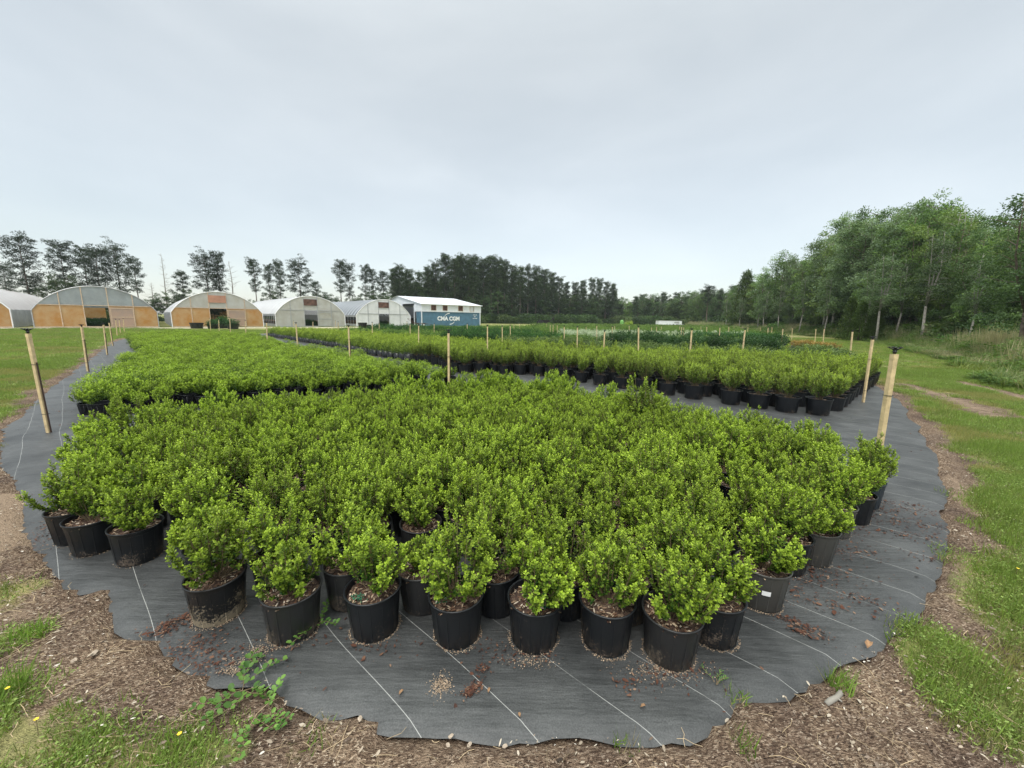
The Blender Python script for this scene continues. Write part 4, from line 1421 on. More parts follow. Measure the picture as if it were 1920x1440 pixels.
def greenhouse(cx, label, roof, lower, upper, side, hatch_mat, door=(-.95, .75), slider=None, split=2.3, open_side=False, back=None, length=GLEN):
    cy = 83 + .93 * cx
    r = empty('greenhouse', (cx, cy, 0), GRZ)
    # roof skin
    V, F = [], []
    nA, nB = 28, 26
    for j in range(nB + 1):
        y = length * j / nB
        for i in range(nA + 1):
            x, z = arch(i / nA)
            sag = -.035 * (j % 2)
            V.append((x * (1 + .006), y, z + .03 + sag))
    for j in range(nB):
        for i in range(nA):
            a = j * (nA + 1) + i
            F.append((a, a + 1, a + nA + 2, a + nA + 1))
    me = mesh_np('roof', V, F, smooth=True)
    obj('roof', me, M[roof], r)
    # hoops
    hp = MB()
    for j in range(0, nB + 1, 1):
        y = min(length - .03, max(.03, length * j / nB))
        hp.tube([(-GW, y, 0)] + [(arch(i / 20)[0], y, arch(i / 20)[1]) for i in range(21)] + [(GW, y, 0)], .03, 5)
    hp.tube([(0, 0.0, GPK - .06), (0, length, GPK - .06)], .03, 5)
    hp.build('hoop_frame', M['galv'], r)
    # facing arch trim
    tr = MB()
    tr.tube([(-GW, -.03, 0)] + [(arch(i / 28)[0], -.03, arch(i / 28)[1] + .01) for i in range(29)] + [(GW, -.03, 0)], .045, 6)
    tr.build('arch_trim', M['white_paint'] if roof != 'film_roof_grey' else M['galv'], r)
    # side walls
    for s in (-1, 1):
        mb = MB()
        if open_side and s == -1:
            mb.box((s * GW, length / 2, GSH - .1), (.02, length, .3))
            mb.box((s * GW, length / 2, .2), (.03, length, .4))
        else:
            mb.box((s * GW, length / 2, GSH / 2), (.02, length, GSH))
        mb.build('side_wall', M[side], r)
    # end walls
    for yy, nm in ((0.0, 'end_wall'), (length - .05, 'end_wall')):
        dx0, dx1 = door if yy == 0.0 else (-1.2, 1.2)
        xs = sorted(set([-GW + .02 + (2 * GW - .04) * i / 46 for i in range(47)] + [dx0, dx1]))
        vl, fl, vu, fu = [], [], [], []
        for x0, x1 in zip(xs[:-1], xs[1:]):
            xm = (x0 + x1) / 2
            z0, z1 = arch_z(x0), arch_z(x1)
            ind = dx0 < xm < dx1
            if not ind:
                b = len(vl)
                vl += [(x0, yy, 0), (x1, yy, 0), (x1, yy, min(split, z1)), (x0, yy, min(split, z0))]
                fl.append((b, b + 1, b + 2, b + 3))
            if z0 > split or z1 > split:
                b = len(vu)
                vu += [(x0, yy, split), (x1, yy, split), (x1, yy, max(split, z1)), (x0, yy, max(split, z0))]
                fu.append((b, b + 1, b + 2, b + 3))
        w_ = obj(nm, mesh_np(nm, vl, fl), M[lower if yy == 0 or back is None else back], r)
        obj('gable_sheet', mesh_np('gable_sheet', vu, fu), M[upper], r)
    fr = MB()
    for x in (-2.7, door[0] - .03, door[1] + .03, 2.7):
        fr.box((x, -.03, arch_z(x) / 2), (.07, .05, arch_z(x) - .02))
    fr.box((0, -.034, split), (2 * GW - .9, .045, .06))
    for x in (-3.6, -1.8, 1.8, 3.6):
        fr.box((x, .03, split + (arch_z(x) - split) / 2), (.035, .03, max(.05, arch_z(x) - split - .03)))
    fr.box((0, -.036, .06), (2 * GW - .1, .05, .12))
    for sx in (-1, 1):
        fr.tube([(sx * 4.4, .04, .1), (sx * 2.75, .04, split - .05)], .02, 5)
    fr.build('end_frame', M['frame_wood'] if lower == 'amber' else M['galv'], r)
    if slider:
        mb = MB()
        mb.box(((door[1] + 2.6) / 2 + .03, -.085, 1.08), (1.85, .03, 2.1))
        pn = mb.build('sliding_door', M[slider], r)
        bb = MB()
        for z in (.12, 1.1, 2.05): bb.box(((door[1] + 2.6) / 2 + .03, -.115, z), (1.85, .03, .07))
        for x in (door[1] + .14, door[1] + 1.9): bb.box((x, -.115, 1.08), (.06, .034, 2.1))
        bb.build('door_frame', M['frame_wood'] if slider == 'pink_panel' else M['galv'], pn)
    if hatch_mat:
        mb = MB()
        mb.box((-.1, -.07, 3.42), (1.75, .05, .88))
        mb.build('vent_hatch', M[hatch_mat], r)
    # benches / plants seen through the opening
    bn = MB()
    for x in (-3.4, -1.75, 1.7, 3.3):
        bn.box((x, length / 2, .74), (1.2, length - 4, .05))
        for k in range(12):
            bn.box((x, 2.2 + k * (length - 4.6) / 11, .36), (1.1, .06, .70))
    bn.build('bench', M['bench_wood'], r)
    tag(r, label, 'greenhouse', 'row of arched greenhouses at the far side of the beds')
    return r


greenhouse(-52.0, 'greenhouse cut off by the picture edge, amber end wall and white striped roof', 'film_roof_white', 'amber', 'film_grey', 'side_sheet', 'pink_board', slider='pink_panel')
greenhouse(-44.3, 'greenhouse with dusty grey gable above amber panels and plants in its doorway', 'film_roof_grey', 'amber', 'film_grey', 'side_sheet', None, door=(-1.05, .75), slider='pink_panel', back='amber')
greenhouse(-36.7, 'amber walled greenhouse with a faded pink hatch over its dark doorway and an open side', 'film_roof_g4', 'amber', 'amber_white', 'side_sheet', 'pink_board', slider='pink_panel', open_side=True)
greenhouse(-28.9, 'milky white greenhouse with a brown hatch and no amber panels beside the striped roof', 'film_roof_g4', 'amber_white', 'amber_white', 'side_sheet', 'fan_brown', slider='amber_white', open_side=True)
greenhouse(-20.9, 'greenhouse with solid white end wall, brown hatch and dark striped roof beside the metal barn', 'film_roof_g5', 'white_wall', 'white_wall', 'side_sheet', 'fan_brown', split=2.0, open_side=True)

# ------------------------------------------------------------------ barn and shipping container
CL = Vector((-16.3, 70.0, 0))
CD = Vector((.795, .607, 0)).normalized()
CRZ = math.atan2(CD.y, CD.x)
LEN = 12.19


def corrugated(w, h, pitch=.28, depth=.036, vertical=True):
    """front sheet in local XZ at y=0, grooves along Z"""
    V, F = [], []
    n = max(1, round(w / pitch))
    p = w / n
    xs = []
    for i in range(n):
        xs += [(i * p, 0), (i * p + p * .25, 0), (i * p + p * .5, depth), (i * p + p * .75, depth)]
    xs.append((w, 0))
    for x, d in xs: V += [(x, d, 0), (x, d, h)]
    for i in range(len(xs) - 1): F.append((2 * i, 2 * i + 2, 2 * i + 3, 2 * i + 1))
    return V, F


M['box_blue'] = plain('container_paint', (0.075, 0.165, 0.235), .55, .4, var=.16, vscale=1.5)
M['sign_white'] = plain('lettering_white', (0.78, 0.80, 0.80), .6)
cont = empty('shipping_container', CL, CRZ)
V, F = corrugated(LEN - .3, 2.59 - .32)
mb = MB(); mb.add([(x + .15, y - .0, z + .16) for x, y, z in V], F)
V2, F2 = corrugated(2.44 - .3, 2.27)
mb.add([(-.0 + d, 2.44 - .15 - x, z + .16) for x, d, z in V2], F2)
mb.box((LEN / 2, 1.22, 2.56), (LEN - .02, 2.40, .04))
mb.box((LEN - .04, 1.22, 1.3), (.04, 2.3, 2.3))
mb.box((LEN / 2, 2.42, 1.3), (LEN - .2, .04, 2.3))
mb.build('side_panel', M['box_blue'], cont)
fr = MB()
for x in (.08, LEN - .08):
    for y in (.06, 2.38): fr.box((x, y - .012, 1.295), (.16, .15, 2.59))
for z in (.08, 2.51):
    fr.box((LEN / 2, .04 - .012, z), (LEN - .32, .12, .15))
    fr.box((.06, 1.22, z), (.12, 2.17, .15))
fr.build('frame', M['box_blue'], cont)
lg = empty('emblem')      # lettering and the two arcs
COL.objects.unlink(lg); bpy.data.objects.remove(lg)


def text_mesh(body, size, bold=.02):
    cu = bpy.data.curves.new('t', 'FONT')
    cu.body = body; cu.size = size; cu.offset = bold; cu.extrude = .004; cu.align_x = 'CENTER'; cu.align_y = 'CENTER'
    o = bpy.data.objects.new('t', cu)
    COL.objects.link(o)
    dg = bpy.context.evaluated_depsgraph_get()
    dg.update()
    me = bpy.data.meshes.new_from_object(o.evaluated_get(dg))
    bpy.data.objects.remove(o)
    return me


tm = text_mesh('CMA CGM', 1.0, .045)
tx = obj('lettering', tm, M['sign_white'], cont)
tx.rotation_euler = (math.radians(90), 0, 0)
tx.location = (5.35, -.012, 1.36)
tx.scale = (1.0, 1.0, 1)
arc = MB()


def arc_band(cx, cz, r, a0, a1, w0, w1):
    n = 14
    V, F = [], []
    for i in range(n + 1):
        t = i / n
        a = math.radians(a0 + (a1 - a0) * t)
        w = w0 + (w1 - w0) * t
        for rr in (r - w / 2, r + w / 2): V.append((cx + rr * 1.25 * math.cos(a), -.012, cz + rr * math.sin(a)))
    for i in range(n): F.append((2 * i, 2 * i + 2, 2 * i + 3, 2 * i + 1))
    arc.add(V, F)


arc_band(5.6, 1.38, .98, 92, 150, .16, .06)
arc_band(5.5, 1.33, .98, 272, 330, .16, .06)
arc.build('emblem', M['sign_white'], cont)
for k, s in enumerate(('CMAU 403', '45G1', 'MAX 30480')):
    t = obj('lettering', text_mesh(s, .2, .006), M['sign_white'], cont)
    t.rotation_euler = (math.radians(90), 0, 0)
    t.location = (11.1, -.012, 2.15 - .33 * k)
tag(cont, 'long blue corrugated shipping container with white lettering under the barn wall', 'container')

barn = empty('metal_barn', CL, CRZ)
EH, RH, BD = 3.95, 5.65, 22.0
# long wall above the container with four openings
wins = [(1.75, 2.75), (4.1, 5.05), (7.35, 8.35), (9.9, 10.8)]
V, F = [], []
mb = MB()
z0, z1 = 2.60, EH
cuts = [0.0] + [c for w_ in wins for c in w_] + [LEN + .25]
for i in range(0, len(cuts), 2):
    a, b = cuts[i], cuts[i + 1]
    Vv, Ff = corrugated(b - a, z1 - z0, .3, .02)
    mb.add([(a + x, y - .10, z0 + z) for x, y, z in Vv], Ff)
for (a, b) in wins:
    mb.box(((a + b) / 2, -.085, z1 - .09), (b - a, .02, .18))
    mb.box(((a + b) / 2, -.085, z0 + .12), (b - a, .02, .24))
mb.box((LEN / 2 + .12, .02, z0 - .0), (LEN + .25, .22, .04))
mb.build('side_wall', M['white_metal'], barn)
for k, (a, b) in enumerate(wins):
    w_ = MB()
    w_.box(((a + b) / 2, .02, (z0 + z1) / 2 + .03), (b - a - .02, .03, z1 - z0 - .44))
    wo = w_.build('window', M['fan_brown'] if k < 3 else M['white_metal'], barn)
    f_ = MB()
    for x in (a, b): f_.box((x, -.112, (z0 + z1) / 2 + .03), (.07, .05, z1 - z0 - .40))
    for z in (z0 + .24, z1 - .18): f_.box(((a + b) / 2, -.115, z), (b - a, .05, .05))
    f_.build('frame', M['frame_wood'], wo)
# gable end (local x=0 plane) : local y 0..BD
mb = MB()
op0, op1, oph = 3.1, 8.8, 4.05


def gz(y): return EH + (RH - EH) * (1 - abs(y - BD / 2) / (BD / 2))


ys = [0.0, 1.5, op0, (op0 + op1) / 2, op1, BD / 2, 15, 18.5, BD]
for a, b in zip(ys[:-1], ys[1:]):
    zb = oph if (a >= op0 and b <= op1) else (2.60 if b <= op0 else 0)
    mb.add([(-.05, a, zb), (-.05, b, zb), (-.05, b, gz(b) - .02), (-.05, a, gz(a) - .02)], [(0, 1, 2, 3)])
mb.add([(LEN + .2, 0, 0), (LEN + .2, BD, 0), (LEN + .2, BD, EH), (LEN + .2, BD / 2, RH), (LEN + .2, 0, EH)], [(0, 1, 2, 3, 4)])
mb.box((LEN / 2, BD, EH / 2), (LEN + .2, .05, EH - .05))
mb.build('gable_wall', M['white_metal'], barn)
rf = MB()
for s in (0, 1):
    y0, y1 = (-.35, BD / 2) if s == 0 else (BD / 2, BD + .35)
    za, zb = (EH - .03, RH + .04) if s == 0 else (RH + .04, EH - .03)
    n = 42
    for i in range(n):
        x0 = -.35 + (LEN + .8) * i / n
        x1 = -.35 + (LEN + .8) * (i + 1) / n
        xm = x0 + (x1 - x0) * .12
        rf.add([(x0, y0, za + .04), (xm, y0, za + .04), (xm, y1, zb + .04), (x0, y1, zb + .04)], [(0, 1, 2, 3)])
        rf.add([(xm, y0, za), (x1, y0, za), (x1, y1, zb), (xm, y1, zb)], [(0, 1, 2, 3)])
rf.build('roof', M['white_metal'], barn)
ps = MB()
for x, y in ((-.05, 0), (-.05, op0), (-.05, op1), (LEN + .1, -.05)): ps.box((x - .05, y - .08 if y == 0 else y, EH / 2 - .05), (.14, .14, EH - .12))
ps.build('post', M['white_metal'], barn)
gt = MB()
gt.tube([(-.4, -.4, EH - .04), (LEN + .4, -.4, EH - .04)], .06, 6)
gt.build('gutter', M['white_metal'], barn)
inn = MB()
inn.box((LEN / 2, BD / 2, .06), (LEN - .3, BD - 1, .03))
for k in range(4): inn.box((2 + 2.5 * k, 12 + k, .7), (1.6, 1.8, 1.3))
inn.build('floor', M['dark'], barn)
tag(barn, 'white metal barn with low gable roof and dark open front above the blue container', 'barn')

# clutter between the white greenhouse and the container
def cart(px, py, label):
    x, y = at(px, py)
    y0 = 66.5
    X, Y, Z = at_depth(px, py, y0)
    r = empty('trailer_cart', (X, Y, 0), CRZ)
    m = MB(); m.box((0, 0, .55), (1.9, 1.0, .08)); m.tube([(.9, 0, .5), (1.9, 0, .42), (2.4, 0, .30)], .03, 6)
    m.tube([(-.9, .4, .6), (-1.9, .4, 1.3)], .025, 5); m.tube([(-.9, -.4, .6), (-1.9, -.4, 1.3)], .025, 5); m.tube([(-1.9, -.4, 1.3), (-1.9, .4, 1.3)], .025, 5)
    m.build('bed', M['fan_brown'], r)
    for sx in (-.55, .55):
        w = MB(); w.tube([(sx, -.6, .28), (sx, -.48, .28)], .28, 14); wo = w.build('wheel', M['black_plastic'], r)
        h = MB(); h.tube([(sx, -.615, .28), (sx, -.601, .28)], .15, 12); h.build('rim', M['white_paint'], wo)
    tag(r, label, 'cart')


cart(786, 612, 'low brown cart with pale wheels parked before the end of the blue container')

# black tubs
def tub(px, Yd, w, h, label, planted=None):
    X, Y, Z = at_depth(px, 612, Yd)
    r = empty('black_tub', (X, Y, 0), random.uniform(-.3, .3))
    m = MB()
    a, b = w / 2, w / 2 * .86
    m.lathe([(.01, .02), (b, 0), (a * .97, h - .12), (a * 1.03, h - .10), (a * 1.04, h), (a * .98, h), (a * .96, h - .12), (b * .93, .06), (0.01, .06)], 28)
    m.build('tub', M['black_plastic'], r)
    if planted:
        f = obj('foliage', planted, parent=r)
        f.location = (0, 0, h * .5)
        f.scale = (w * 1.3, w * 1.3, w * 1.1)
    else:
        s = MB(); s.lathe([(.001, h * .6), (a * .9, h * .6)], 20); s.build('soil', M['soil'], r)
    tag(r, label, 'tub')


V, F, C = lod_mesh('tub_plant', 991, .62, .5, 1800, .06, (0.015, 0.045, 0.012), (0.05, 0.14, 0.03))
tubf = mesh_np('tub_plant', V, F, col=C); tubf.materials.append(M['leaf_a'])
tub(369, 43, 1.25, .62, 'large empty round black tub before the amber greenhouse with the pink hatch')
tub(399, 42.5, 1.0, .55, 'black tub of low plants right of the empty round tub', tubf)
tub(419, 45, 1.35, .75, 'black tub with leafy plants in front of the dark greenhouse doorway', tubf)
tub(437, 42.8, 1.1, .6, 'black tub of plants at the right end of the tub row', tubf)
tub(680, 52, 1.15, .75, 'tall black tub before the greenhouse with solid white end wall')
tub(691, 51.5, .62, .5, 'small black tub touching the tall tub before the white end wall')

# hedge-like stock inside the doorway of the grey gabled greenhouse
g2 = Vector((-44.3, 83 + .93 * -44.3, 0))
ydir = Vector((-GXD.y, GXD.x, 0))
hl = [obj('hedge_src', lod_plant('hedge', 777, .75, .5, 900, .08, (0.012, 0.04, 0.012), (0.04, 0.12, 0.03), .2, .1), link=False)]
hs = source('hedge_sources', hl)
pp = []
for cx in (-44.3, -36.7, -28.9, -20.9):
    base = Vector((cx, 83 + .93 * cx, 0))
    for i in range(-2, 3):
        for j in range(3):
            q = base + GXD * (i * .42 - .1) + ydir * (1.5 + j * .7)
            pp.append((q.x, q.y, 0.0))
o = scatter('greenhouse_stock', pp, zrot(len(pp)), rng.uniform(.8, 1.15, len(pp)), np.zeros(len(pp), int), hs)
tag(o, 'dark leafy plants standing inside the greenhouse doorways', 'plants', kind='stuff')

# white trailer box far away, tractor and machinery
X0, Y0, _ = at_depth(1235, 611, 120)
tr = empty('office_trailer', (X0, Y0, 0), .05)
m = MB(); m.box((3.6, 1.2, .95), (7.2, 2.4, 1.2)); m.build('body', M['white_metal'], tr)
m = MB(); m.box((3.6, 1.2, 1.6), (7.3, 2.5, .09)); m.build('roof', M['galv'], tr)
for x in (4.6, 5.7):
    m = MB(); m.tube([(x, -.1, .3), (x, .15, .3)], .3, 12); m.build('wheel', M['black_plastic'], tr)
m = MB(); m.box((5.6, -.012, 1.05), (1.5, .03, .5)); m.build('hatch', M['galv'], tr)
m = MB(); m.tube([(7.2, 1.2, .6), (8.4, 1.2, .5)], .06, 6); m.build('drawbar', M['galv'], tr)
tag(tr, 'long white box trailer parked at the foot of the far wood', 'trailer')

X0, Y0, _ = at_depth(1018, 608, 88)
tk = empty('tractor', (X0, Y0, 0), .2)
m = MB(); m.box((.5, 0, 1.0), (1.6, .7, .7)); m.box((-.5, 0, .9), (1.0, .8, .5)); m.build('body', M['dark'], tk)
m = MB()
for x, y in ((-.9, -.45), (-.9, .45), (.1, -.45), (.1, .45)): m.tube([(x, y, 1.1), (x, y, 2.2)], .035, 5)
m.box((-.4, 0, 2.23), (1.3, 1.1, .06)); m.build('canopy', M['dark'], tk)
for x, y, r_ in ((-.7, -.65, .65), (-.7, .65, .65), (1.0, -.5, .38), (1.0, .5, .38)):
    w = MB(); w.tube([(x, y - .13, r_), (x, y + .13, r_)], r_, 16); w.build('wheel', M['black_plastic'], tk)
m = MB(); m.tube([(1.3, -.35, .8), (2.3, -.35, 1.7)], .05, 5); m.tube([(1.3, .35, .8), (2.3, .35, 1.7)], .05, 5); m.box((2.4, 0, 1.7), (.15, 1.2, .5)); m.build('loader', M['dark'], tk)
tag(tk, 'small dark tractor with canopy parked before the yellow green rows', 'tractor')
M['lime_cover'] = plain('lime_cover', (.12, .30, .06), .6, var=.2)
for px, lab, sc in ((1166, 'bright green covered machine at the end of the orange row', 1.0), (1179, 'yellow green bushy plant right of the green covered machine', .8)):
    X0, Y0, _ = at_depth(px, 605, 100)
    if sc == 1.0:
        e_ = empty('covered_machine', (X0, Y0, 0), .4)
        m = MB(); m.lathe([(.6, .2), (.7, .6), (.6, 1.3), (.3, 1.6), (.01, 1.65)], 10, wob=.25); m.build('cover', M['lime_cover'], e_)
        for x, y in ((-.6, -.6), (.6, -.6), (-.6, .6), (.6, .6)):
            w = MB(); w.tube([(x, y - .1, .3), (x, y + .1, .3)], .3, 10); w.build('wheel', M['black_plastic'], e_)
        tag(e_, lab, 'machine')
    else:
        V, F, C = lod_mesh('b', 5, 1.2, 1.1, 900, .2, (.1, .2, .03), (.4, .5, .08))
        me = mesh_np('golden_bush', V, F, col=C)
        b_ = obj('golden_bush', me, M['leaf_a']); b_.location = (X0, Y0, 0)
        tag(b_, lab, 'bush')


# ------------------------------------------------------------------ trees
def cluster_leaves(cen, rad, n, leaf, c1, c2, r_, flat=.5, shape='kite', upbias=.5, wr=.55, ctint=None):
    k = len(cen)
    C0 = np.repeat(cen, n, 0)
    R = np.repeat(rad, n)[:, None]
    q = norm(r_.normal(size=(k * n, 3))) * (r_.uniform(0.15, 1, (k * n, 1)) ** .5)
    q[:, 2] *= flat
    P = C0 + q * R
    D = norm(q + r_.normal(size=q.shape) * .6 + np.array([0, 0, upbias * .4]))
    Nn = r_.normal(size=q.shape) * .6 + np.array([0, 0, 1.0])
    base = np.repeat(r_.uniform(0, 1, (k, 1)), n, 0)
    m_ = np.clip(.55 * base + .45 * r_.uniform(0, 1, (k * n, 1)), 0, 1)
    C = np.array(c1) * (1 - m_) + np.array(c2) * m_
    if ctint is not None: C = C * np.repeat(ctint, n, 0)
    L_ = leaf * r_.uniform(.7, 1.3, k * n)
    return leaves(P, D, Nn, L_, L_ * wr, C, shape=shape)


def pine(seed, H=17, crown0=.42, R=2.9, limbs=30, dens=1.0, c1=(0.010, 0.022, 0.010), c2=(0.038, 0.066, 0.024), flat=.42, gap=.0):
    rs = random.Random(seed); r_ = np.random.default_rng(seed)
    tb = MB()
    bx, by = rs.uniform(-.5, .5), rs.uniform(-.3, .3)
    spine = lambda t: Vector((bx * math.sin(t * 2.6), by * math.sin(t * 3.1), H * t))
    tb.tube([spine(t / 9) for t in range(10)], [(.20 * (1 - t / 9.6) + .02) * H / 17 for t in range(10)], 7)
    cen, rad = [], []
    for i in range(limbs):
        f = (i + rs.random() * .8) / limbs
        if gap and .35 < f < .35 + gap: continue
        t = crown0 + (0.985 - crown0) * f
        prof = math.sin(math.pi * (.14 + .66 * f)) ** .75
        ln = R * prof * rs.uniform(.55, 1.15)
        a = i * 2.39996 + rs.uniform(-.5, .5)
        p0 = spine(t)
        up = rs.uniform(.02, .35) + .75 * f
        d = Vector((math.cos(a), math.sin(a), up)).normalized()
        mid = p0 + d * ln * .55 + Vector((0, 0, -.04 * ln))
        end = p0 + d * ln + Vector((0, 0, .10 * ln))
        tb.tube([p0, mid, end], [.05, .03, .012], 4, cap=False)
        k = max(2, int(ln / R * 7 * dens))
        for j in range(k):
            s = .35 + .65 * (j + rs.random()) / k
            q = p0.lerp(mid, s * 2) if s < .5 else mid.lerp(end, s * 2 - 1)
            off = Vector((rs.gauss(0, .32), rs.gauss(0, .32), rs.gauss(.08, .14))) * (.7 + ln * .18)
            cen.append(q + off); rad.append(rs.uniform(.42, .82))
    for j in range(5):
        cen.append(spine(1.0) + Vector((rs.gauss(0, .6), rs.gauss(0, .6), rs.uniform(-.6, .1)))); rad.append(.6)
    V, F, C = cluster_leaves(np.array([tuple(c) for c in cen]), np.array(rad) * .92, 44, .32, c1, c2, r_, flat=flat, wr=.34)
    me = mesh_np('pine_crown', V, F, col=C); me.materials.append(M['leaf_pine'])
    tm_ = tb.mesh('pine_trunk', True); tm_.materials.append(M['bark'])
    return tm_, me


def broadleaf(seed, H=12, R=3.0, crown0=.2, n_cl=250, per=62, leaf=.16, c1=(0.022, 0.052, 0.014), c2=(0.085, 0.15, 0.04), pale=False, leaders=4, spread=1.0, clr=(.34, .70), core=True):
    rs = random.Random(seed); r_ = np.random.default_rng(seed)
    tb = MB()
    cen, rad = [], []
    ends = []
    fork = H * rs.uniform(.22, .38)
    lean = Vector((rs.uniform(-.6, .6), rs.uniform(-.4, .4), 0))
    tb.tube([(0, 0, -.1), lean * .3 + Vector((0, 0, fork * .5)), lean * .7 + Vector((0, 0, fork))], [.17 * H / 12, .13 * H / 12, .11 * H / 12], 8)
    p_f = lean * .7 + Vector((0, 0, fork))
    for l in range(leaders):
        a = l * 6.28 / leaders + rs.uniform(-.5, .5)
        rr = R * rs.uniform(.25, .75) * spread if l else .2
        top = Vector((math.cos(a) * rr, math.sin(a) * rr, H * (rs.uniform(.78, .97) if l else .98)))
        mid = p_f.lerp(top, .5) + Vector((math.cos(a), math.sin(a), 0)) * R * .12 + Vector((rs.uniform(-.3, .3), rs.uniform(-.3, .3), 0))
        tb.tube([p_f, p_f.lerp(mid, .5) + Vector((rs.uniform(-.15, .15), 0, 0)), mid, mid.lerp(top, .5), top], [.085 * H / 12, .07 * H / 12, .055 * H / 12, .03, .012], 6)
        nb = 13
        for b in range(nb):
            s = .08 + .92 * b / nb
            q = p_f.lerp(mid, s * 2) if s < .5 else mid.lerp(top, s * 2 - 1)
            aa = rs.uniform(0, 6.28)
            ln = R * (.62 - .35 * abs(s - .35)) * rs.uniform(.6, 1.25)
            e = q + Vector((math.cos(aa), math.sin(aa), rs.uniform(-.05, .55))) * ln
            tb.tube([q, q.lerp(e, .5) + Vector((0, 0, .1)), e], [.03, .02, .008], 4, cap=False)
            ends.append((q, e))
    nlow = int(n_cl * .2)
    for i in range(n_cl - nlow):
        q, e = rs.choice(ends)
        s = rs.uniform(.35, 1.1)
        c = q.lerp(e, s) + Vector((rs.gauss(0, .3), rs.gauss(0, .3), rs.gauss(0, .25)))
        if c.z > H * 1.0: c.z = H * .98
        cen.append(c); rad.append(rs.uniform(*clr))
    for i in range(nlow):
        a = rs.uniform(0, 6.28); z = H * rs.uniform(crown0, .5)
        cen.append(Vector((math.cos(a) * R * rs.uniform(.3, .9), math.sin(a) * R * rs.uniform(.3, .9), z))); rad.append(rs.uniform(*clr))
    V, F, C = cluster_leaves(np.array([tuple(c) for c in cen]), np.array(rad), per, leaf, c1, c2, r_, flat=.62, wr=.55)
    me = mesh_np('tree_crown', V, F, col=C); me.materials.append(M['leaf_tree'])
    tm_ = tb.mesh('tree_trunk', True); tm_.materials.append(M['pale_bark' if pale else 'bark'])
    return tm_, me


def conifer_small(seed, H=5, R=1.5):
    r_ = np.random.default_rng(seed)
    k = 260
    z = r_.uniform(.03, 1, k) ** .9
    rr = R * (1 - z) ** .75 * np.sqrt(r_.uniform(.25, 1, k)) + .05
    a = r_.uniform(0, 6.28, k)
    cen = np.stack([rr * np.cos(a), rr * np.sin(a), z * H], 1)
    V, F, C = cluster_leaves(cen, r_.uniform(.2, .42, k), 36, .15, (0.03, 0.06, 0.014), (0.10, 0.15, 0.03), r_, flat=.9, wr=.4, upbias=1.5)
    me = mesh_np('conifer_crown', V, F, col=C); me.materials.append(M['leaf_tree'])
    tb = MB(); tb.tube([(0, 0, 0), (0, 0, H * .95)], [.09, .01], 6)
    tm_ = tb.mesh('conifer_trunk', True); tm_.materials.append(M['bark'])
    return tm_, me


def bare_tree(seed, H=13, mat='pale_bark'):
    rs = random.Random(seed)
    tb = MB()
    sp_ = [Vector((.25 * math.sin(t * .6 + seed), 0, H * t / 9)) for t in range(10)]
    tb.tube(sp_, [.16 * (1 - t / 9.8) + .012 for t in range(10)], 7)
    me = tb.mesh('bare_trunk', True); me.materials.append(M[mat])
    lb = MB()
    for i in range(30):
        t = .35 + .62 * (i + rs.random()) / 30
        k = min(8, int(t * 9)); p = sp_[k].lerp(sp_[k + 1], t * 9 - k)
        a = rs.uniform(0, 6.28); ln = rs.uniform(.6, 1.7) * (1.15 - t)*2.2
        d = Vector((math.cos(a), math.sin(a), rs.uniform(-.1, .7)))
        e = p + d * ln
        lb.tube([p, p.lerp(e, .5) + Vector((0, 0, -.06)), e], [.035, .022, .008], 4, cap=False)
        for j in range(4):
            q = p.lerp(e, rs.uniform(.3, .95))
            lb.tube([q, q + Vector((rs.uniform(-.4, .4), rs.uniform(-.4, .4), rs.uniform(-.1, .4)))], [.012, .005], 3, cap=False)
    l = lb.mesh('bare_branches'); l.materials.append(M[mat])
    return me, l


TREES = {}


def tree_kind(key, tm_, me, h):
    TREES[key] = (tm_, me, h)


for i in range(6):
    tree_kind('pine%d' % i, *pine(400 + i, crown0=[.42, .5, .34, .46, .55, .38][i], R=[2.9, 2.3, 3.2, 2.6, 2.6, 3.4][i], limbs=[34, 28, 40, 30, 24, 40][i], gap=[0, .12, 0, .1, 0, 0][i]), 17)
for i in range(4):      # denser crowns of the closed stand
    tree_kind('stand%d' % i, *pine(430 + i, H=19, crown0=[.42, .36, .48, .32][i], R=2.2, limbs=44, dens=1.1, c1=(0.018, 0.036, 0.014), c2=(0.075, 0.115, 0.038), flat=.55), 19)
greens = [((0.05, 0.11, 0.036), (0.23, 0.34, 0.13)), ((0.065, 0.12, 0.055), (0.31, 0.40, 0.24)), ((0.045, 0.10, 0.026), (0.21, 0.31, 0.09)), ((0.065, 0.12, 0.03), (0.28, 0.37, 0.11)),
          ((0.032, 0.070, 0.026), (0.14, 0.22, 0.085)), ((0.07, 0.125, 0.06), (0.30, 0.39, 0.23))]
for i in range(6):
    tree_kind('leafy%d' % i, *broadleaf(500 + i, R=[3.0, 3.3, 2.7, 3.1, 3.4, 2.6][i], c1=greens[i][0], c2=greens[i][1], pale=i in (1, 5, 3), leaders=[4, 3, 5, 4, 5, 3][i]), 12)
tree_kind('dark_leafy0', *broadleaf(520, R=3.6, crown0=.05, n_cl=200, per=50, leaf=.24, c1=(0.018, 0.040, 0.014), c2=(0.06, 0.10, 0.034)), 12)
tree_kind('dark_leafy1', *broadleaf(521, R=3.2, crown0=.05, n_cl=200, per=50, leaf=.24, c1=(0.022, 0.046, 0.016), c2=(0.085, 0.13, 0.042)), 12)
tree_kind('slender', *broadleaf(530, R=2.3, crown0=.5, n_cl=120, per=60, leaf=.16, c1=(0.05, 0.09, 0.04), c2=(0.15, 0.21, 0.10), pale=True, leaders=3), 12)
tree_kind('cone0', *conifer_small(540), 5)
tree_kind('cone1', *conifer_small(541, 5, 1.2), 5)
tree_kind('bare0', *bare_tree(550), 13)
tree_kind('bare1', *bare_tree(551), 13)


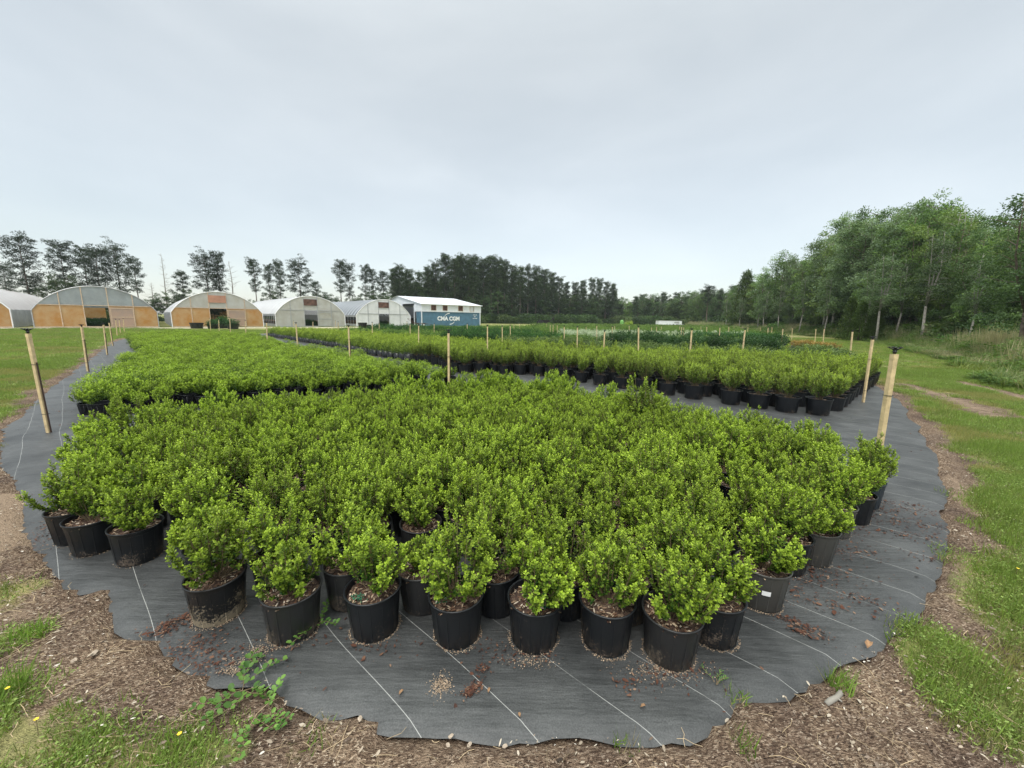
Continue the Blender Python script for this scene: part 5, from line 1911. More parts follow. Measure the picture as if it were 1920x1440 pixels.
def add_tree(name, key, x, y, h, label, cat, group=None, wide=1.0, z=-.1):
    tm_, me, h0 = TREES[key]
    s = h / h0
    r = empty(name, (x, y, z), random.uniform(0, 6.28))
    r.scale = (s * wide, s * wide, s)
    obj('trunk', tm_, parent=r)
    obj('branches' if key.startswith('bare') else 'crown', me, parent=r)
    tag(r, label, cat, group)
    return r


def tree_px(name, key, px, top, Y, label, cat, group=None, wide=1.0):
    x, y, z = at_depth(px, top, Y)
    return add_tree(name, key, x, y, z + .1, label, cat, group, wide)


GP = 'separate pines standing behind the greenhouses'
LP_ = [(8, 500, 74, 5, 'pine cut by the picture edge behind the cropped greenhouse', 1.0), (34, 445, 72, 2, 'tallest layered pine at the far end of the tree row, behind the cropped greenhouse', 1.0),
       (62, 520, 80, 5, 'low dark pine beside the tallest layered pine', 1.0), (112, 457, 74, 0, 'flat topped pine leaning over the left shoulder of the grey gabled greenhouse', 1.0),
       (156, 468, 78, 3, 'slim pine behind the ridge of the grey gabled greenhouse', 1.0), (180, 469, 75, 2, 'dense dark pine behind the centre of the grey gabled greenhouse', 1.1),
       (211, 466, 76, 5, 'broad dark pine behind the right shoulder of the grey gabled greenhouse', 1.0), (250, 486, 76, 3, 'open airy pine next to the bare dead trunk', .85),
       (337, 512, 78, 4, 'short round headed pine left of the pink hatch greenhouse ridge', 1.1), (381, 482, 74, 5, 'big rounded pine behind the pink hatch greenhouse', 1.05),
       (407, 477, 76, 0, 'tall pine touching the big rounded pine behind the pink hatch greenhouse', .85),
       (474, 490, 78, 1, 'leaning sparse pine in the gap between pink and brown hatch greenhouses', .85), (502, 500, 82, 3, 'thin pine left of a pair behind the milky greenhouse', .8),
       (520, 493, 80, 0, 'tall pine of the pair behind the milky greenhouse', .8), (560, 494, 80, 5, 'full round pine behind the ridge of the milky greenhouse', 1.1),
       (590, 530, 86, 4, 'small pine in the shadow of the full round pine', 1.0),
       (636, 492, 84, 1, 'tall pine standing alone between milky and white greenhouses', .9), (652, 500, 86, 3, 'twin pine close behind the lone tall one', .8),
       (684, 501, 90, 3, 'first slim pine left of the closed pine stand', .8), (698, 508, 92, 1, 'second slim pine left of the closed pine stand', .8), (718, 513, 94, 0, 'third pine merging into the closed stand behind the barn', 1.0)]
for px, top, Y, v, lab, wd in LP_:
    tree_px('pine_tree', 'pine%d' % v, px, top, Y, lab, 'pine', GP, wd)
tree_px('dead_tree', 'bare0', 301, 475, 74, 'tall bare dead pine trunk against the sky right of the grey gabled greenhouse', 'dead tree', None, .8)
tree_px('dead_tree', 'bare1', 429, 490, 75, 'bare branched dead tree beside the pines behind the pink hatch greenhouse', 'dead tree', None, 1.1)
tree_px('dead_tree', 'bare1', 283, 530, 70, 'low bare twiggy tree at the foot of the tall dead trunk', 'dead tree', None, 1.5)
# hardwoods under the pines
GU = 'dark bushy trees under the pines behind the greenhouses'
for px, top, Y in [(0, 560, 66), (25, 575, 66), (60, 545, 68), (100, 513, 68), (125, 520, 68), (150, 545, 70), (185, 540, 72), (225, 550, 72), (262, 560, 70), (285, 552, 68), (310, 548, 70), (335, 545, 68),
                   (360, 548, 70), (395, 545, 72), (430, 556, 72), (462, 562, 74), (490, 560, 76), (512, 550, 76), (540, 556, 78), (575, 560, 80), (600, 545, 82), (622, 552, 82), (650, 560, 84), (675, 552, 86), (700, 548, 88), (725, 545, 90)]:
    tree_px('bushy_tree', 'dark_leafy%d' % random.randint(0, 1), px, top + random.uniform(-4, 4), Y, 'dark bushy hardwood filling the gap under the pines behind the greenhouses', 'tree', GU, 1.25)

# closed pine stand behind the barn
GM = 'pines of the closed stand behind the barn and far beds'
tops = [(738, 506), (750, 500), (766, 509), (785, 512), (802, 502), (818, 494), (835, 482), (850, 487), (864, 481), (876, 488), (888, 484), (905, 487), (922, 483), (936, 488), (947, 493), (962, 499), (976, 503), (990, 501),
        (1006, 504), (1020, 507), (1034, 513), (1048, 522), (1062, 533), (1078, 531), (1094, 528), (1110, 524), (1124, 526), (1138, 530), (1150, 534)]
for i, (px, top) in enumerate(tops):
    Y = 104 + (px - 738) * .10
    tree_px('stand_pine', 'stand%d' % (i % 4), px, top, Y + random.uniform(-2, 2), 'tall straight pine in the closed stand behind the barn', 'pine', GM, random.uniform(.9, 1.1))
for i in range(64):
    px = 735 + 420 * (i + random.random()) / 64
    top = np.interp(px, [t[0] for t in tops], [t[1] for t in tops]) + random.uniform(8, 46)
    Y = 108 + (px - 738) * .10 + random.uniform(2, 18)
    tree_px('stand_pine', 'stand%d' % random.randrange(4), px, top, Y, 'tall straight pine in the closed stand behind the barn', 'pine', GM, random.uniform(.9, 1.15))
GMU = 'low hardwoods in front of the closed pine stand'
for i in range(80):
    px = 765 + 395 * (i + random.random()) / 80
    Y = 99 + (px - 738) * .10 + random.uniform(3, 16)
    hh = random.uniform(5, 11)
    x = (px - 960) / FPX * Y
    add_tree('understorey_tree', random.choice(['dark_leafy0', 'dark_leafy1', 'leafy4']), x, Y, hh, 'low dark hardwood among the trunks of the pine stand', 'tree', GMU, 1.5)
# far wood closing the view
GF = 'trees of the far wood beyond the white trailer'
for i in range(70):
    px = 1150 + 235 * (i + random.random()) / 70
    top = np.interp(px, [1150, 1200, 1260, 1300, 1340, 1385], [556, 556, 549, 547, 545, 535]) + random.uniform(-3, 18)
    Y = np.interp(px, [1150, 1385], [165, 115]) + random.uniform(-8, 22)
    tree_px('far_tree', random.choice(['dark_leafy1', 'leafy0', 'leafy2', 'leafy4', 'stand1', 'stand3']), px, top, Y, 'tree in the hazy far wood beyond the white trailer', 'tree', GF, 1.2)
tree_px('far_pine', 'pine4', 1331, 538, 112, 'single tall pale trunked pine rising over the far wood', 'pine', None, 1.2)

# right-hand wood: front row from far to near
GR = 'broadleaved trees at the edge of the right hand wood'
front = [(1375, 540, 96, 'leafy2'), (1388, 528, 90, 'leafy4'), (1402, 512, 84, 'cone0'), (1415, 528, 82, 'leafy1'), (1432, 518, 76, 'leafy3'), (1448, 500, 72, 'leafy0'), (1464, 482, 68, 'leafy4'), (1480, 466, 66, 'leafy2'),
         (1498, 482, 62, 'leafy5'), (1516, 486, 60, 'leafy3'), (1534, 474, 57, 'leafy0'), (1550, 462, 54, 'leafy2'), (1568, 446, 51, 'leafy1'), (1588, 432, 48, 'leafy3'), (1606, 408, 46, 'leafy5'),
         (1626, 396, 44, 'leafy1'), (1648, 386, 42, 'leafy0'), (1668, 392, 40, 'leafy5'), (1690, 388, 38, 'leafy2'), (1712, 392, 37, 'leafy1'), (1736, 373, 36, 'leafy5'), (1760, 372, 34, 'leafy0'), (1784, 378, 33, 'leafy2'),
         (1806, 386, 31, 'leafy3'), (1830, 402, 30, 'leafy4'), (1856, 428, 27, 'leafy0'), (1882, 424, 25, 'leafy2'), (1915, 415, 24, 'leafy3'), (1950, 400, 23, 'leafy4'), (1990, 380, 21, 'leafy0')]
for px, top, Y, key in front:
    if key == 'cone0':
        tree_px('conifer_tree', key, px, top, Y, 'dark pointed conifer at the far end of the right hand wood', 'conifer', None, .9)
    else:
        tree_px('broadleaf_tree', key, px, top, Y * 1.04, 'broadleaved tree in the right hand wood edge', 'tree', GR, random.uniform(1.0, 1.2) if Y > 45 else random.uniform(.85, 1.0))
for i in range(60):       # second and third rows
    px = 1390 + 620 * (i + random.random()) / 60
    Y = np.interp(px, [f[0] for f in front], [f[2] for f in front]) * random.uniform(1.12, 1.5)
    top = np.interp(px, [f[0] for f in front], [f[1] for f in front]) + random.uniform(8, 70)
    tree_px('broadleaf_tree', random.choice(['leafy0', 'leafy2', 'leafy3', 'leafy4', 'leafy1']), px, top, Y, 'broadleaved tree in the right hand wood edge', 'tree', GR, 1.15)
for i in range(34):       # lower trees along the foot
    px = 1400 + 600 * (i + random.random()) / 34
    Y = np.interp(px, [f[0] for f in front], [f[2] for f in front]) * random.uniform(.93, 1.02)
    h = random.uniform(3.0, 6.0) * (1 if px < 1700 else .8)
    x = (px - 960) / FPX * Y
    add_tree('young_tree', random.choice(['leafy0', 'leafy2', 'leafy3', 'leafy5', 'dark_leafy1', 'leafy4']), x, Y, h, 'young leafy tree at the foot of the right hand wood', 'tree', 'young trees at the foot of the right hand wood', 1.4)
tree_px('birch_like_tree', 'slender', 1768, 430, 29, 'slender forked white trunked tree standing out before the right hand wood', 'tree', None, .95)
tree_px('birch_like_tree', 'slender', 1672, 470, 33, 'pale crooked trunked tree behind the small conifers', 'tree', None, 1.0)
for px, top, Y in ((1365, 560, 88), (1392, 556, 80), (1428, 552, 70), (1440, 545, 68), (1470, 530, 62), (1512, 520, 54), (1640, 500, 37), (1705, 480, 34), (1850, 470, 24), (1560, 520, 46)):
    tree_px('slender_tree', 'slender', px, top, Y, 'slender pale trunked tree at the front of the wood edge', 'tree', 'slender pale trunked trees along the wood edge', .9)
tree_px('overhanging_tree', 'leafy4', 1990, 330, 17, 'tree whose leafy branch hangs into the top right corner of the wood', 'tree', None, 1.0)
for px, top, Y, lab in ((1600, 560, 36, 'small pointed conifer, first of three before the right hand wood'), (1620, 566, 35, 'small pointed conifer in the middle of three before the right hand wood'),
                        (1648, 572, 34, 'small pointed conifer below the pale crooked trunk, third of three')):
    tree_px('small_conifer', 'cone%d' % (px % 2), px, top, Y, lab, 'conifer', 'small conifers before the right hand wood', .9)
# bushes at the wood foot
bush = []
for i in range(3):
    r_ = np.random.default_rng(600 + i)
    k = 120
    d = norm(r_.normal(size=(k, 3))); d[:, 2] = np.abs(d[:, 2])
    cen = d * np.array([1.5, 1.5, 1.25]) * r_.uniform(.4, 1, (k, 1)) + np.array([0, 0, .2])
    V, F, C = cluster_leaves(cen, r_.uniform(.25, .5, k), 70, .12, (0.035, 0.085, 0.02), [(.15, .26, .05), (.19, .28, .08), (.12, .21, .05)][i], r_, flat=.6)
    me = mesh_np('bush', V, F, col=C); me.materials.append(M['leaf_tree']); bush.append(me)
for i in range(70):
    px = (1380 + 620 * (i + random.random()) / 46) if i < 46 else 1640 + 360 * (i - 46 + random.random()) / 24
    Y = np.interp(px, [f[0] for f in front], [f[2] for f in front]) * random.uniform(.88, .99)
    x = (px - 960) / FPX * Y
    o = obj('wild_bush', bush[i % 3]); o.location = (x, Y, -.1); o.rotation_euler = (0, 0, random.uniform(0, 6))
    s = random.uniform(.6, 1.3) if px < 1700 else random.uniform(.8, 1.4)
    o.scale = (s * 1.2, s * 1.2, s)
    tag(o, 'wild green bush along the foot of the right hand wood', 'bush', 'wild bushes along the foot of the right hand wood')

ug = []
for i in range(3):
    r_ = np.random.default_rng(640 + i)
    k = 90
    d = norm(r_.normal(size=(k, 3))); d[:, 2] = np.abs(d[:, 2])
    cen = d * np.array([2.2, 2.2, 2.2]) * r_.uniform(.5, 1, (k, 1)) + np.array([0, 0, .3])
    V, F, C = cluster_leaves(cen, r_.uniform(.5, .9, k), 40, .30, (0.022, 0.05, 0.015), [(.10, .17, .05), (.07, .12, .04), (.15, .20, .07)][i], r_, flat=.7)
    me = mesh_np('undergrowth', V, F, col=C); me.materials.append(M['leaf_tree']); ug.append(obj('undergrowth_src_%d' % i, me, link=False))
ugc = source('undergrowth_sources', ug)
q = []
for (x1, y1, x2, y2, n_, wd_) in ((-110, 62, -70, 72, 40, 8), (-70, 76, -34, 96, 60, 8), (-34, 102, 30, 132, 170, 12), (28, 140, 62, 122, 90, 14), (60, 120, 52, 92, 40, 6), (56, 100, 40, 40, 80, 5), (42, 44, 30, 20, 50, 4)):
    t = rng.uniform(0, 1, n_)
    q.append(np.stack([x1 + (x2 - x1) * t + rng.uniform(0, wd_, n_) * (1 if y1 < 60 or x1 > 50 else 0), y1 + (y2 - y1) * t + rng.uniform(0, wd_, n_), np.full(n_, -.2)], 1))
q = np.concatenate(q)
o = scatter('woodland_undergrowth', q, zrot(len(q)), rng.uniform(.6, 1.35, len(q)) * np.where(q[:, 0] < -34, .75, 1), rng.integers(0, 3, len(q)), ugc)
tag(o, 'dense undergrowth between the trunks along all the wood edges', 'undergrowth', kind='stuff')

# ------------------------------------------------------------------ grass, weeds, litter
def tuft(seed, n, h, spread, c1, c2, w=.006, lean=.6):
    r_ = np.random.default_rng(seed)
    a = r_.uniform(0, 6.28, n); q = spread * np.sqrt(r_.uniform(0, 1, n))
    P = np.stack([q * np.cos(a), q * np.sin(a), np.zeros(n)], 1)
    b = r_.uniform(0, 6.28, n); l = r_.uniform(.05, lean, n)
    D = np.stack([np.cos(b) * l, np.sin(b) * l, np.ones(n)], 1)
    Nn = np.stack([np.cos(b + .7), np.sin(b + .7), np.full(n, .3)], 1)
    m_ = r_.uniform(0, 1, (n, 1))
    C = np.array(c1) * (1 - m_) + np.array(c2) * m_
    return leaves(P, D, Nn, h * r_.uniform(.5, 1.2, n), w * r_.uniform(.7, 1.3, n), C, shape='blade')


def clover(seed, n, h, spread, c1, c2, leaf=.016):
    r_ = np.random.default_rng(seed)
    a = r_.uniform(0, 6.28, n); q = spread * np.sqrt(r_.uniform(0, 1, n))
    P = np.stack([q * np.cos(a), q * np.sin(a), h * r_.uniform(.2, 1, n)], 1)
    th = r_.uniform(0, 6.28, n)
    D = np.stack([np.cos(th), np.sin(th), r_.uniform(-.1, .6, n)], 1)
    Nn = r_.normal(size=(n, 3)) * .35 + np.array([0, 0, 1.0])
    m_ = r_.uniform(0, 1, (n, 1))
    C = np.array(c1) * (1 - m_) + np.array(c2) * m_
    L_ = leaf * r_.uniform(.6, 1.3, n)
    return leaves(P, D, Nn, L_, L_ * .6, C, shape='kite')


GC1, GC2 = (0.13, 0.17, 0.045), (0.29, 0.31, 0.11)
DRY1, DRY2 = (0.28, 0.24, 0.11), (0.45, 0.38, 0.22)


def tuft_obj(nm, parts):
    V, F, C = join(parts)
    me = mesh_np(nm, V, F, col=C); me.materials.append(M['grass'])
    return obj(nm, me, link=False)


lawn_src = source('lawn_sources', [
    tuft_obj('tuft_a', [tuft(1, 60, .055, .10, GC1, GC2, .004), tuft(2, 8, .05, .10, DRY1, DRY2, .003)]),
    tuft_obj('tuft_b', [tuft(3, 45, .07, .09, (0.12, 0.20, 0.035), (0.27, 0.37, 0.08), .0045), clover(4, 20, .03, .1, (0.10, 0.17, .03), (.22, .30, .07), .011)]),
    tuft_obj('tuft_c', [clover(5, 40, .04, .11, (0.12, 0.20, .04), (.29, .38, .10), .013), tuft(6, 40, .07, .1, (.13, .19, .045), (.29, .35, .10), .005)]),
    tuft_obj('tuft_d', [tuft(7, 50, .045, .11, DRY1, (0.34, .34, .12), .004), tuft(8, 25, .05, .1, GC1, GC2, .004)]),
])
rough_src = source('rough_sources', [
    tuft_obj('rough_a', [tuft(11, 60, .5, .3, (0.12, 0.18, 0.05), (0.30, 0.34, 0.12), .020, .5)]),
    tuft_obj('rough_b', [tuft(12, 40, .65, .3, (0.09, 0.15, 0.04), (0.34, 0.36, 0.18), .018, .45), clover(13, 260, .45, .38, (0.05, 0.12, .02), (.15, .25, .05), .05)]),
    tuft_obj('rough_c', [clover(14, 420, .5, .42, (0.05, 0.11, .02), (.14, .23, .05), .055), tuft(15, 20, .6, .3, DRY1, DRY2, .01, .4)]),
    tuft_obj('rough_d', [tuft(16, 50, .75, .28, (0.26, 0.24, 0.13), (0.50, 0.44, 0.30), .016, .3), tuft(17, 40, .5, .35, GC1, GC2, .013)]),
])


def region_points(n, xr, yr):
    return rng.uniform(*xr, n), rng.uniform(*yr, n)


def grass_density(x, y):
    d = poly_dist(x, y, FAB)
    dens = (0.62 - chip_cover(x, y, d)) * 1.5 + (fbm(x, y, 6.5, 13, 3) - .5) * 1.3 * np.clip(1.6 - d * .5, 0, 1)
    return np.where(in_poly(x, y, FAB), -1, dens), d


# camera-side cover, dense near the viewer
LX, LY = [], []
for (n, xr, yr) in ((30000, (-6.5, 0), (.55, 5)), (30000, (0, 7.5), (.55, 5)), (52000, (3.5, 16), (3, 14)), (26000, (-16, -4), (3, 14)), (30000, (8, 45), (8, 40)), (30000, (-45, -8), (8, 40))):
    x, y = region_points(n, xr, yr)
    dens, d = grass_density(x, y)
    k = rng.uniform(0, 1, n) < np.clip(dens * 1.2, 0, 1) * .95
    # keep to what could be seen around the viewpoint
    k &= poly_dist(x, y, ROAD, closed=False) > 2
    k &= (fbm(x, y, 1.7, 17, 4) > .40) | (rng.uniform(0, 1, n) < .35)
    k &= (np.abs(x) < 1.7 * y + 1.2)
    LX.append(x[k]); LY.append(y[k])
x, y = np.concatenate(LX), np.concatenate(LY)
n = len(x)
dist_ = np.hypot(x, y)
ii = np.where(fbm(x, y, .7, 61, 3) > .63, 3, rng.integers(0, 3, n))
sc = rng.uniform(.6, 1.2, n) * np.clip(.75 + dist_ * .045, .8, 2.2)
sz = np.stack([sc * 1.15, sc * 1.15, sc * np.clip(.35 + 1.1 * fbm(x, y, 1.2, 19, 3), .5, 1.5)], 1)
o = scatter('lawn_grass', np.column_stack([x, y, np.full(n, -.004)]), zrot(n), sz, ii, lawn_src)
tag(o, 'short grass and clover either side of the cloth', 'grass', kind='stuff')

# rough grass before the right-hand wood
x, y = region_points(460000, (13, 62), (8, 110))
side = np.interp(y, [p[1] for p in MEADOW], [p[0] for p in MEADOW])
wood = np.interp(y, [10, 17, 25, 31, 36, 42, 48, 57, 68, 82, 96], [20, 25, 32, 36.3, 38.8, 40, 41.7, 45.3, 47.4, 50, 55]) + 2.5
k = (x > side + (fbm(x, y, .25, 71, 3) - .5) * 3) & (x < wood + 1) & (rng.uniform(0, 1, len(x)) < np.clip(14 / np.hypot(x, y), .22, .5))
x, y = x[k], y[k]
n = len(x)
far_ = np.clip((x - np.interp(y, [p[1] for p in MEADOW], [p[0] for p in MEADOW])) / 2.0, .3, 1.1) * (.35 + 1.5 * fbm(x, y, .9, 95, 3))
sc = rng.uniform(.6, 1.6, n)
ii = np.clip((fbm(x, y, .8, 81, 3) * 9 - 2.6 + rng.normal(0, .5, n)).astype(int), 0, 3)
o = scatter('rough_grass', np.column_stack([x, y, np.full(n, -.02)]), zrot(n), np.stack([sc * 1.3, sc * 1.3, sc * far_], 1), ii, rough_src)
tag(o, 'tall rough grass and weeds before the right hand wood', 'rough grass', kind='stuff')

# ---- wood chips and straw on the bare band
pal = np.array([(.32, .265, .20), (.20, .155, .12), (.11, .08, .06), (.44, .38, .30), (.05, .038, .03), (.60, .55, .48)])
n = 110000
x, y = rng.uniform(-6.5, 7.5, n), rng.uniform(.5, 5.5, n)
dn, d = grass_density(x, y)
k = (dn < .5) & (dn > -1) & (fbm(x, y, 3.1, 91, 4) > .40) & (np.abs(x) < 1.6 * y + 1.2) & (rng.uniform(0, 1, n) < np.clip(1.5 - d * .55, .25, 1))
x, y, d = x[k], y[k], d[k]
n = len(x)
P = np.stack([x, y, .004 + .02 * np.clip(rng.normal(.5, .3, n), 0, 1.2)], 1)
th = rng.normal(.6, .9, n)
D = np.stack([np.cos(th), np.sin(th), rng.normal(0, .12, n)], 1)
Nn = rng.normal(size=(n, 3)) * .2 + np.array([0, 0, 1.0])
L_ = np.clip(rng.lognormal(-4.7, .55, n), .003, .03)
W_ = L_ * rng.uniform(.18, .5, n)
C = pal[rng.choice(6, n, p=[.26, .26, .2, .13, .12, .03])] * rng.uniform(.75, 1.2, (n, 1))
V, F, C = leaves(P, D, Nn, L_, W_, C, fold=.12)
o = obj('wood_chips', mesh_np('wood_chips', V, F, col=C), M['chip'])
tag(o, 'scattered wood chips and bark on the bare strip around the cloth', 'wood chips', kind='stuff')

# straw and rootlets in front
n = 2600
x, y = rng.uniform(-3.5, 3.8, n), rng.uniform(.6, 2.6, n)
dn, d = grass_density(x, y)
k = (dn > -1) & (d > .02)
x, y = x[k], y[k]
mb = MB()
for i in range(len(x)):
    a = rng.uniform(0, 6.28); l = rng.uniform(.03, .13)
    p = Vector((x[i], y[i], .012)); q = []
    for s in range(4):
        q.append(p.copy()); a += rng.uniform(-.7, .7); p = p + Vector((math.cos(a), math.sin(a), rng.uniform(-.05, .05))) * l / 3; p.z = min(max(p.z, .008), .02)
    mb.tube(q, .0011, 3, cap=False)
me = mb.mesh('straw')
ca = me.color_attributes.new('tint', 'FLOAT_COLOR', 'POINT')
cc = np.ones((len(me.vertices), 4), np.float32); cc[:, :3] = np.repeat(rng.uniform(.5, 1.2, (len(me.vertices) // 12, 1)), 12, 0) * np.array([.42, .32, .2])
ca.data.foreach_set('color', cc.reshape(-1))
o = obj('straw', me, M['chip'])
tag(o, 'dry straw and rootlets scattered over the bare soil in front', 'straw', kind='stuff')

# bark litter and crumbs on the cloth
pts = []
def heap(px, py, n_, sx, sy, ang):
    x0, y0 = at(px, py)
    u, v = rng.normal(0, sx, n_), rng.normal(0, sy, n_)
    c, s = math.cos(ang), math.sin(ang)
    pts.append(np.stack([x0 + u * c - v * s, y0 + u * s + v * c], 1))
for h in ((330, 1172, 420, .10, .035, .9), (345, 1225, 260, .09, .05, .6), (395, 1248, 160, .07, .04, .3), (70, 1010, 240, .16, .05, -.8), (560, 1210, 60, .1, .05, 0), (885, 1298, 130, .022, .012, .6), (903, 1262, 40, .02, .015, .2),
          (1180, 1290, 30, .04, .03, .5), (1500, 1175, 120, .07, .015, -.6), (1510, 1190, 80, .05, .02, -.5), (1690, 960, 320, .28, .05, -.15), (1720, 985, 380, .3, .06, -.2), (1640, 945, 220, .22, .05, -.1),
          (1725, 1010, 200, .18, .05, -.2), (1590, 1040, 160, .16, .05, -.1), (1560, 1080, 120, .15, .05, -.1), (1530, 1130, 140, .14, .05, -.2), (1630, 1130, 60, .08, .03, -.4), (1745, 1050, 90, .10, .03, -.3),
          (160, 770, 120, .25, .10, .5), (110, 800, 60, .2, .08, .5), (1560, 1000, 160, .2, .1, 0), (1500, 1085, 150, .12, .06, 0), (1260, 1270, 100, .12, .04, .2), (720, 1215, 60, .1, .04, 0), (950, 1225, 120, .12, .05, 0)):
    heap(*h)
n = 1500
x, y = rng.uniform(-5, 7, n), rng.uniform(1.2, 8, n)
pts.append(np.stack([x, y], 1))
Q = np.concatenate(pts)
k = in_poly(Q[:, 0], Q[:, 1], FAB)
Q = Q[k]
n = len(Q)
P = np.column_stack([Q, rng.uniform(.014, .021, n)])
th = rng.uniform(0, 6.28, n)
D = np.stack([np.cos(th), np.sin(th), rng.normal(0, .15, n)], 1)
Nn = rng.normal(size=(n, 3)) * .3 + np.array([0, 0, 1.0])
L_ = np.clip(rng.lognormal(-4.45, .45, n), .005, .04)
pal2 = np.array([(.085, .038, .025), (.13, .07, .045), (.05, .026, .02), (.2, .13, .09)])
C = pal2[rng.choice(4, n, p=[.4, .25, .25, .1])]
V, F, C = leaves(P, D, Nn, L_, L_ * rng.uniform(.3, .6, n), C, fold=.1)
o = obj('bark_litter', mesh_np('bark_litter', V, F, col=C), M['chip'])
tag(o, 'dark reddish bark crumbs strewn over the cloth', 'bark litter', kind='stuff')

# sand: rims around pot feet and spills on the cloth, as fine grains
pts = []
for (x, y, var, pk, lab) in EDGE:
    n_ = 420 if y < 2.1 else 120
    a = rng.uniform(0, 6.28, n_); q = .116 + np.abs(rng.normal(0, .004, n_)) + (.008 * (np.sin(a * 2 + x * 9) > .5)) * rng.uniform(0, 1.5, n_)
    pts.append(np.stack([x + q * np.cos(a), y + q * np.sin(a)], 1))
for px, py, n_, sx, sy in ((828, 1290, 420, .022, .026), (485, 1225, 360, .035, .03), (440, 1262, 240, .04, .012), (1245, 1262, 500, .10, .03), (1000, 1245, 200, .06, .02), (460, 1245, 120, .05, .01)):
    x0, y0 = at(px, py)
    pts.append(np.stack([rng.normal(x0, sx, n_), rng.normal(y0, sy, n_)], 1))
Q = np.concatenate(pts)
n = len(Q)
P = np.column_stack([Q, .0125 + np.abs(rng.normal(0, .0035, n))])
D = rand_unit(n) * np.array([1, 1, .3])
Nn = rng.normal(size=(n, 3)) * .5 + np.array([0, 0, 1.0])
L_ = rng.uniform(.003, .008, n)
C = np.array([.36, .27, .19]) * rng.uniform(.6, 1.3, (n, 1))
V, F, C = leaves(P, D, Nn, L_, L_ * .8, C, shape='kite')
o = obj('spilled_sand', mesh_np('spilled_sand', V, F, col=C), M['chip'])
tag(o, 'pale sand grains ringed round the pot feet and spilled on the cloth', 'sand', kind='stuff')


# ---- single things lying about
def leafy_weed(name, px, py, n_st, length, leaf, label, cat='weed', col=((0.06, .14, .03), (.17, .30, .06)), seed=0, up=.35, heart=True):
    x0, y0 = at(px, py)
    rs = random.Random(seed + int(px)); r_ = np.random.default_rng(seed + int(px))
    tb = MB(); P, D, Nn, Ls, Cs = [], [], [], [], []
    for s in range(n_st):
        a = rs.uniform(0, 6.28); p = Vector((rs.gauss(0, .02), rs.gauss(0, .02), .01)); q = [p.copy()]
        hgt = rs.uniform(.3, 1) * up
        for k in range(6):
            a += rs.uniform(-.45, .45)
            p = p + Vector((math.cos(a), math.sin(a), hgt * (1 - k / 4.5))) * length / 6 * rs.uniform(.7, 1.2)
            p.z = max(p.z, .018)
            q.append(p.copy())
            for j in range(2 if k else 1):
                b = a + (1 if j else -1) * rs.uniform(.6, 1.4)
                P.append(tuple(p)); D.append((math.cos(b), math.sin(b), rs.uniform(.1, .7))); Nn.append((rs.gauss(0, .25), rs.gauss(0, .25), 1))
                Ls.append(leaf * rs.uniform(.6, 1.2)); t = rs.random(); Cs.append([u * (1 - t) + v * t for u, v in zip(*col)])
        tb.tube(q, .0016, 4, cap=False)
    P, D, Nn, Ls, Cs = map(np.array, (P, D, Nn, Ls, Cs))
    V, F, C = leaves(P, D, Nn, Ls, Ls * (.72 if heart else .3), Cs, fold=.18)
    r = empty(name, (x0, y0, .008))
    obj('leaves', mesh_np('leaves', V, F, col=C), M['leaf_a'], r)
    tb.build('stem', M['twig'], r)
    tag(r, label, cat)


leafy_weed('creeping_weed', 455, 1300, 8, .17, .030, 'broad leaved creeping weed spreading over the cloth hem below the sandy pot', seed=1)
leafy_weed('creeping_weed', 490, 1345, 6, .14, .024, 'trailing leafy weed rooted in the bare soil below the broad leaved creeper', seed=2)
leafy_weed('creeping_weed', 575, 1190, 4, .15, .026, 'small star leaved weed climbing between two front pots', seed=3, up=.9)
leafy_weed('creeping_weed', 1345, 1285, 4, .07, .014, 'tiny wiry weed on the cloth right of the frontmost pot', seed=4, heart=False)


def grass_clump(px, py, n_, h, label, dry=.2, spread=.05):
    x0, y0 = at(px, py)
    V, F, C = join([tuft(int(px), int(n_ * (1 - dry)), h, spread, (.10, .18, .03), (.24, .36, .07), .005, 1.0), tuft(int(px) + 1, max(2, int(n_ * dry)), h * .9, spread, DRY1, DRY2, .004, 1.3)])
    o = obj('grass_clump', mesh_np('grass_clump', V, F, col=C), M['grass'])
    o.location = (x0, y0, 0)
    tag(o, label, 'grass clump')


grass_clump(1575, 1290, 110, .11, 'fresh grass clump beside the grey stick at the cloth hem')
grass_clump(1395, 1400, 50, .08, 'thin grass clump in the bare soil under the right part of the hem', .3)
grass_clump(60, 1190, 160, .07, 'soft green grass cushion on the sandy ground, nearest the side of the picture', .05, .07)
grass_clump(20, 1300, 120, .14, 'long bladed grass clump at the picture edge near the yellow flowers', .05, .06)
grass_clump(130, 1330, 40, .06, 'small pale grass clump among chips left of the creeping weed', .3)
grass_clump(300, 1400, 90, .08, 'grass clump in the bottom corner among dry straw', .3, .12)
grass_clump(590, 1385, 46, .07, 'sparse yellowish grass clump in the soil below the scalloped hem', .4, .08)
grass_clump(1175, 1400, 30, .06, 'tiny grass clump just below the hem, centre right', .4, .05)
grass_clump(1380, 1310, 60, .06, 'grass tuft sprouting at the notch of the hem', .3)

# stick
x0, y0 = at(1562, 1318)
m = MB(); m.tube([(-.05, -.012, .016), (-.02, -.004, .020), (.02, .005, .019), (.05, .016, .024), (.058, .024, .026)], [.010, .0115, .010, .0105, .006], 9)
m.tube([(.015, .004, .02), (.022, -.016, .022)], [.006, .003], 6)
o = m.build('stick', M['pale_bark'], smooth=True); o.location = (x0, y0, 0); o.rotation_euler = (0, 0, .15)
tag(o, 'short grey broken stick lying on the bark soil', 'stick')
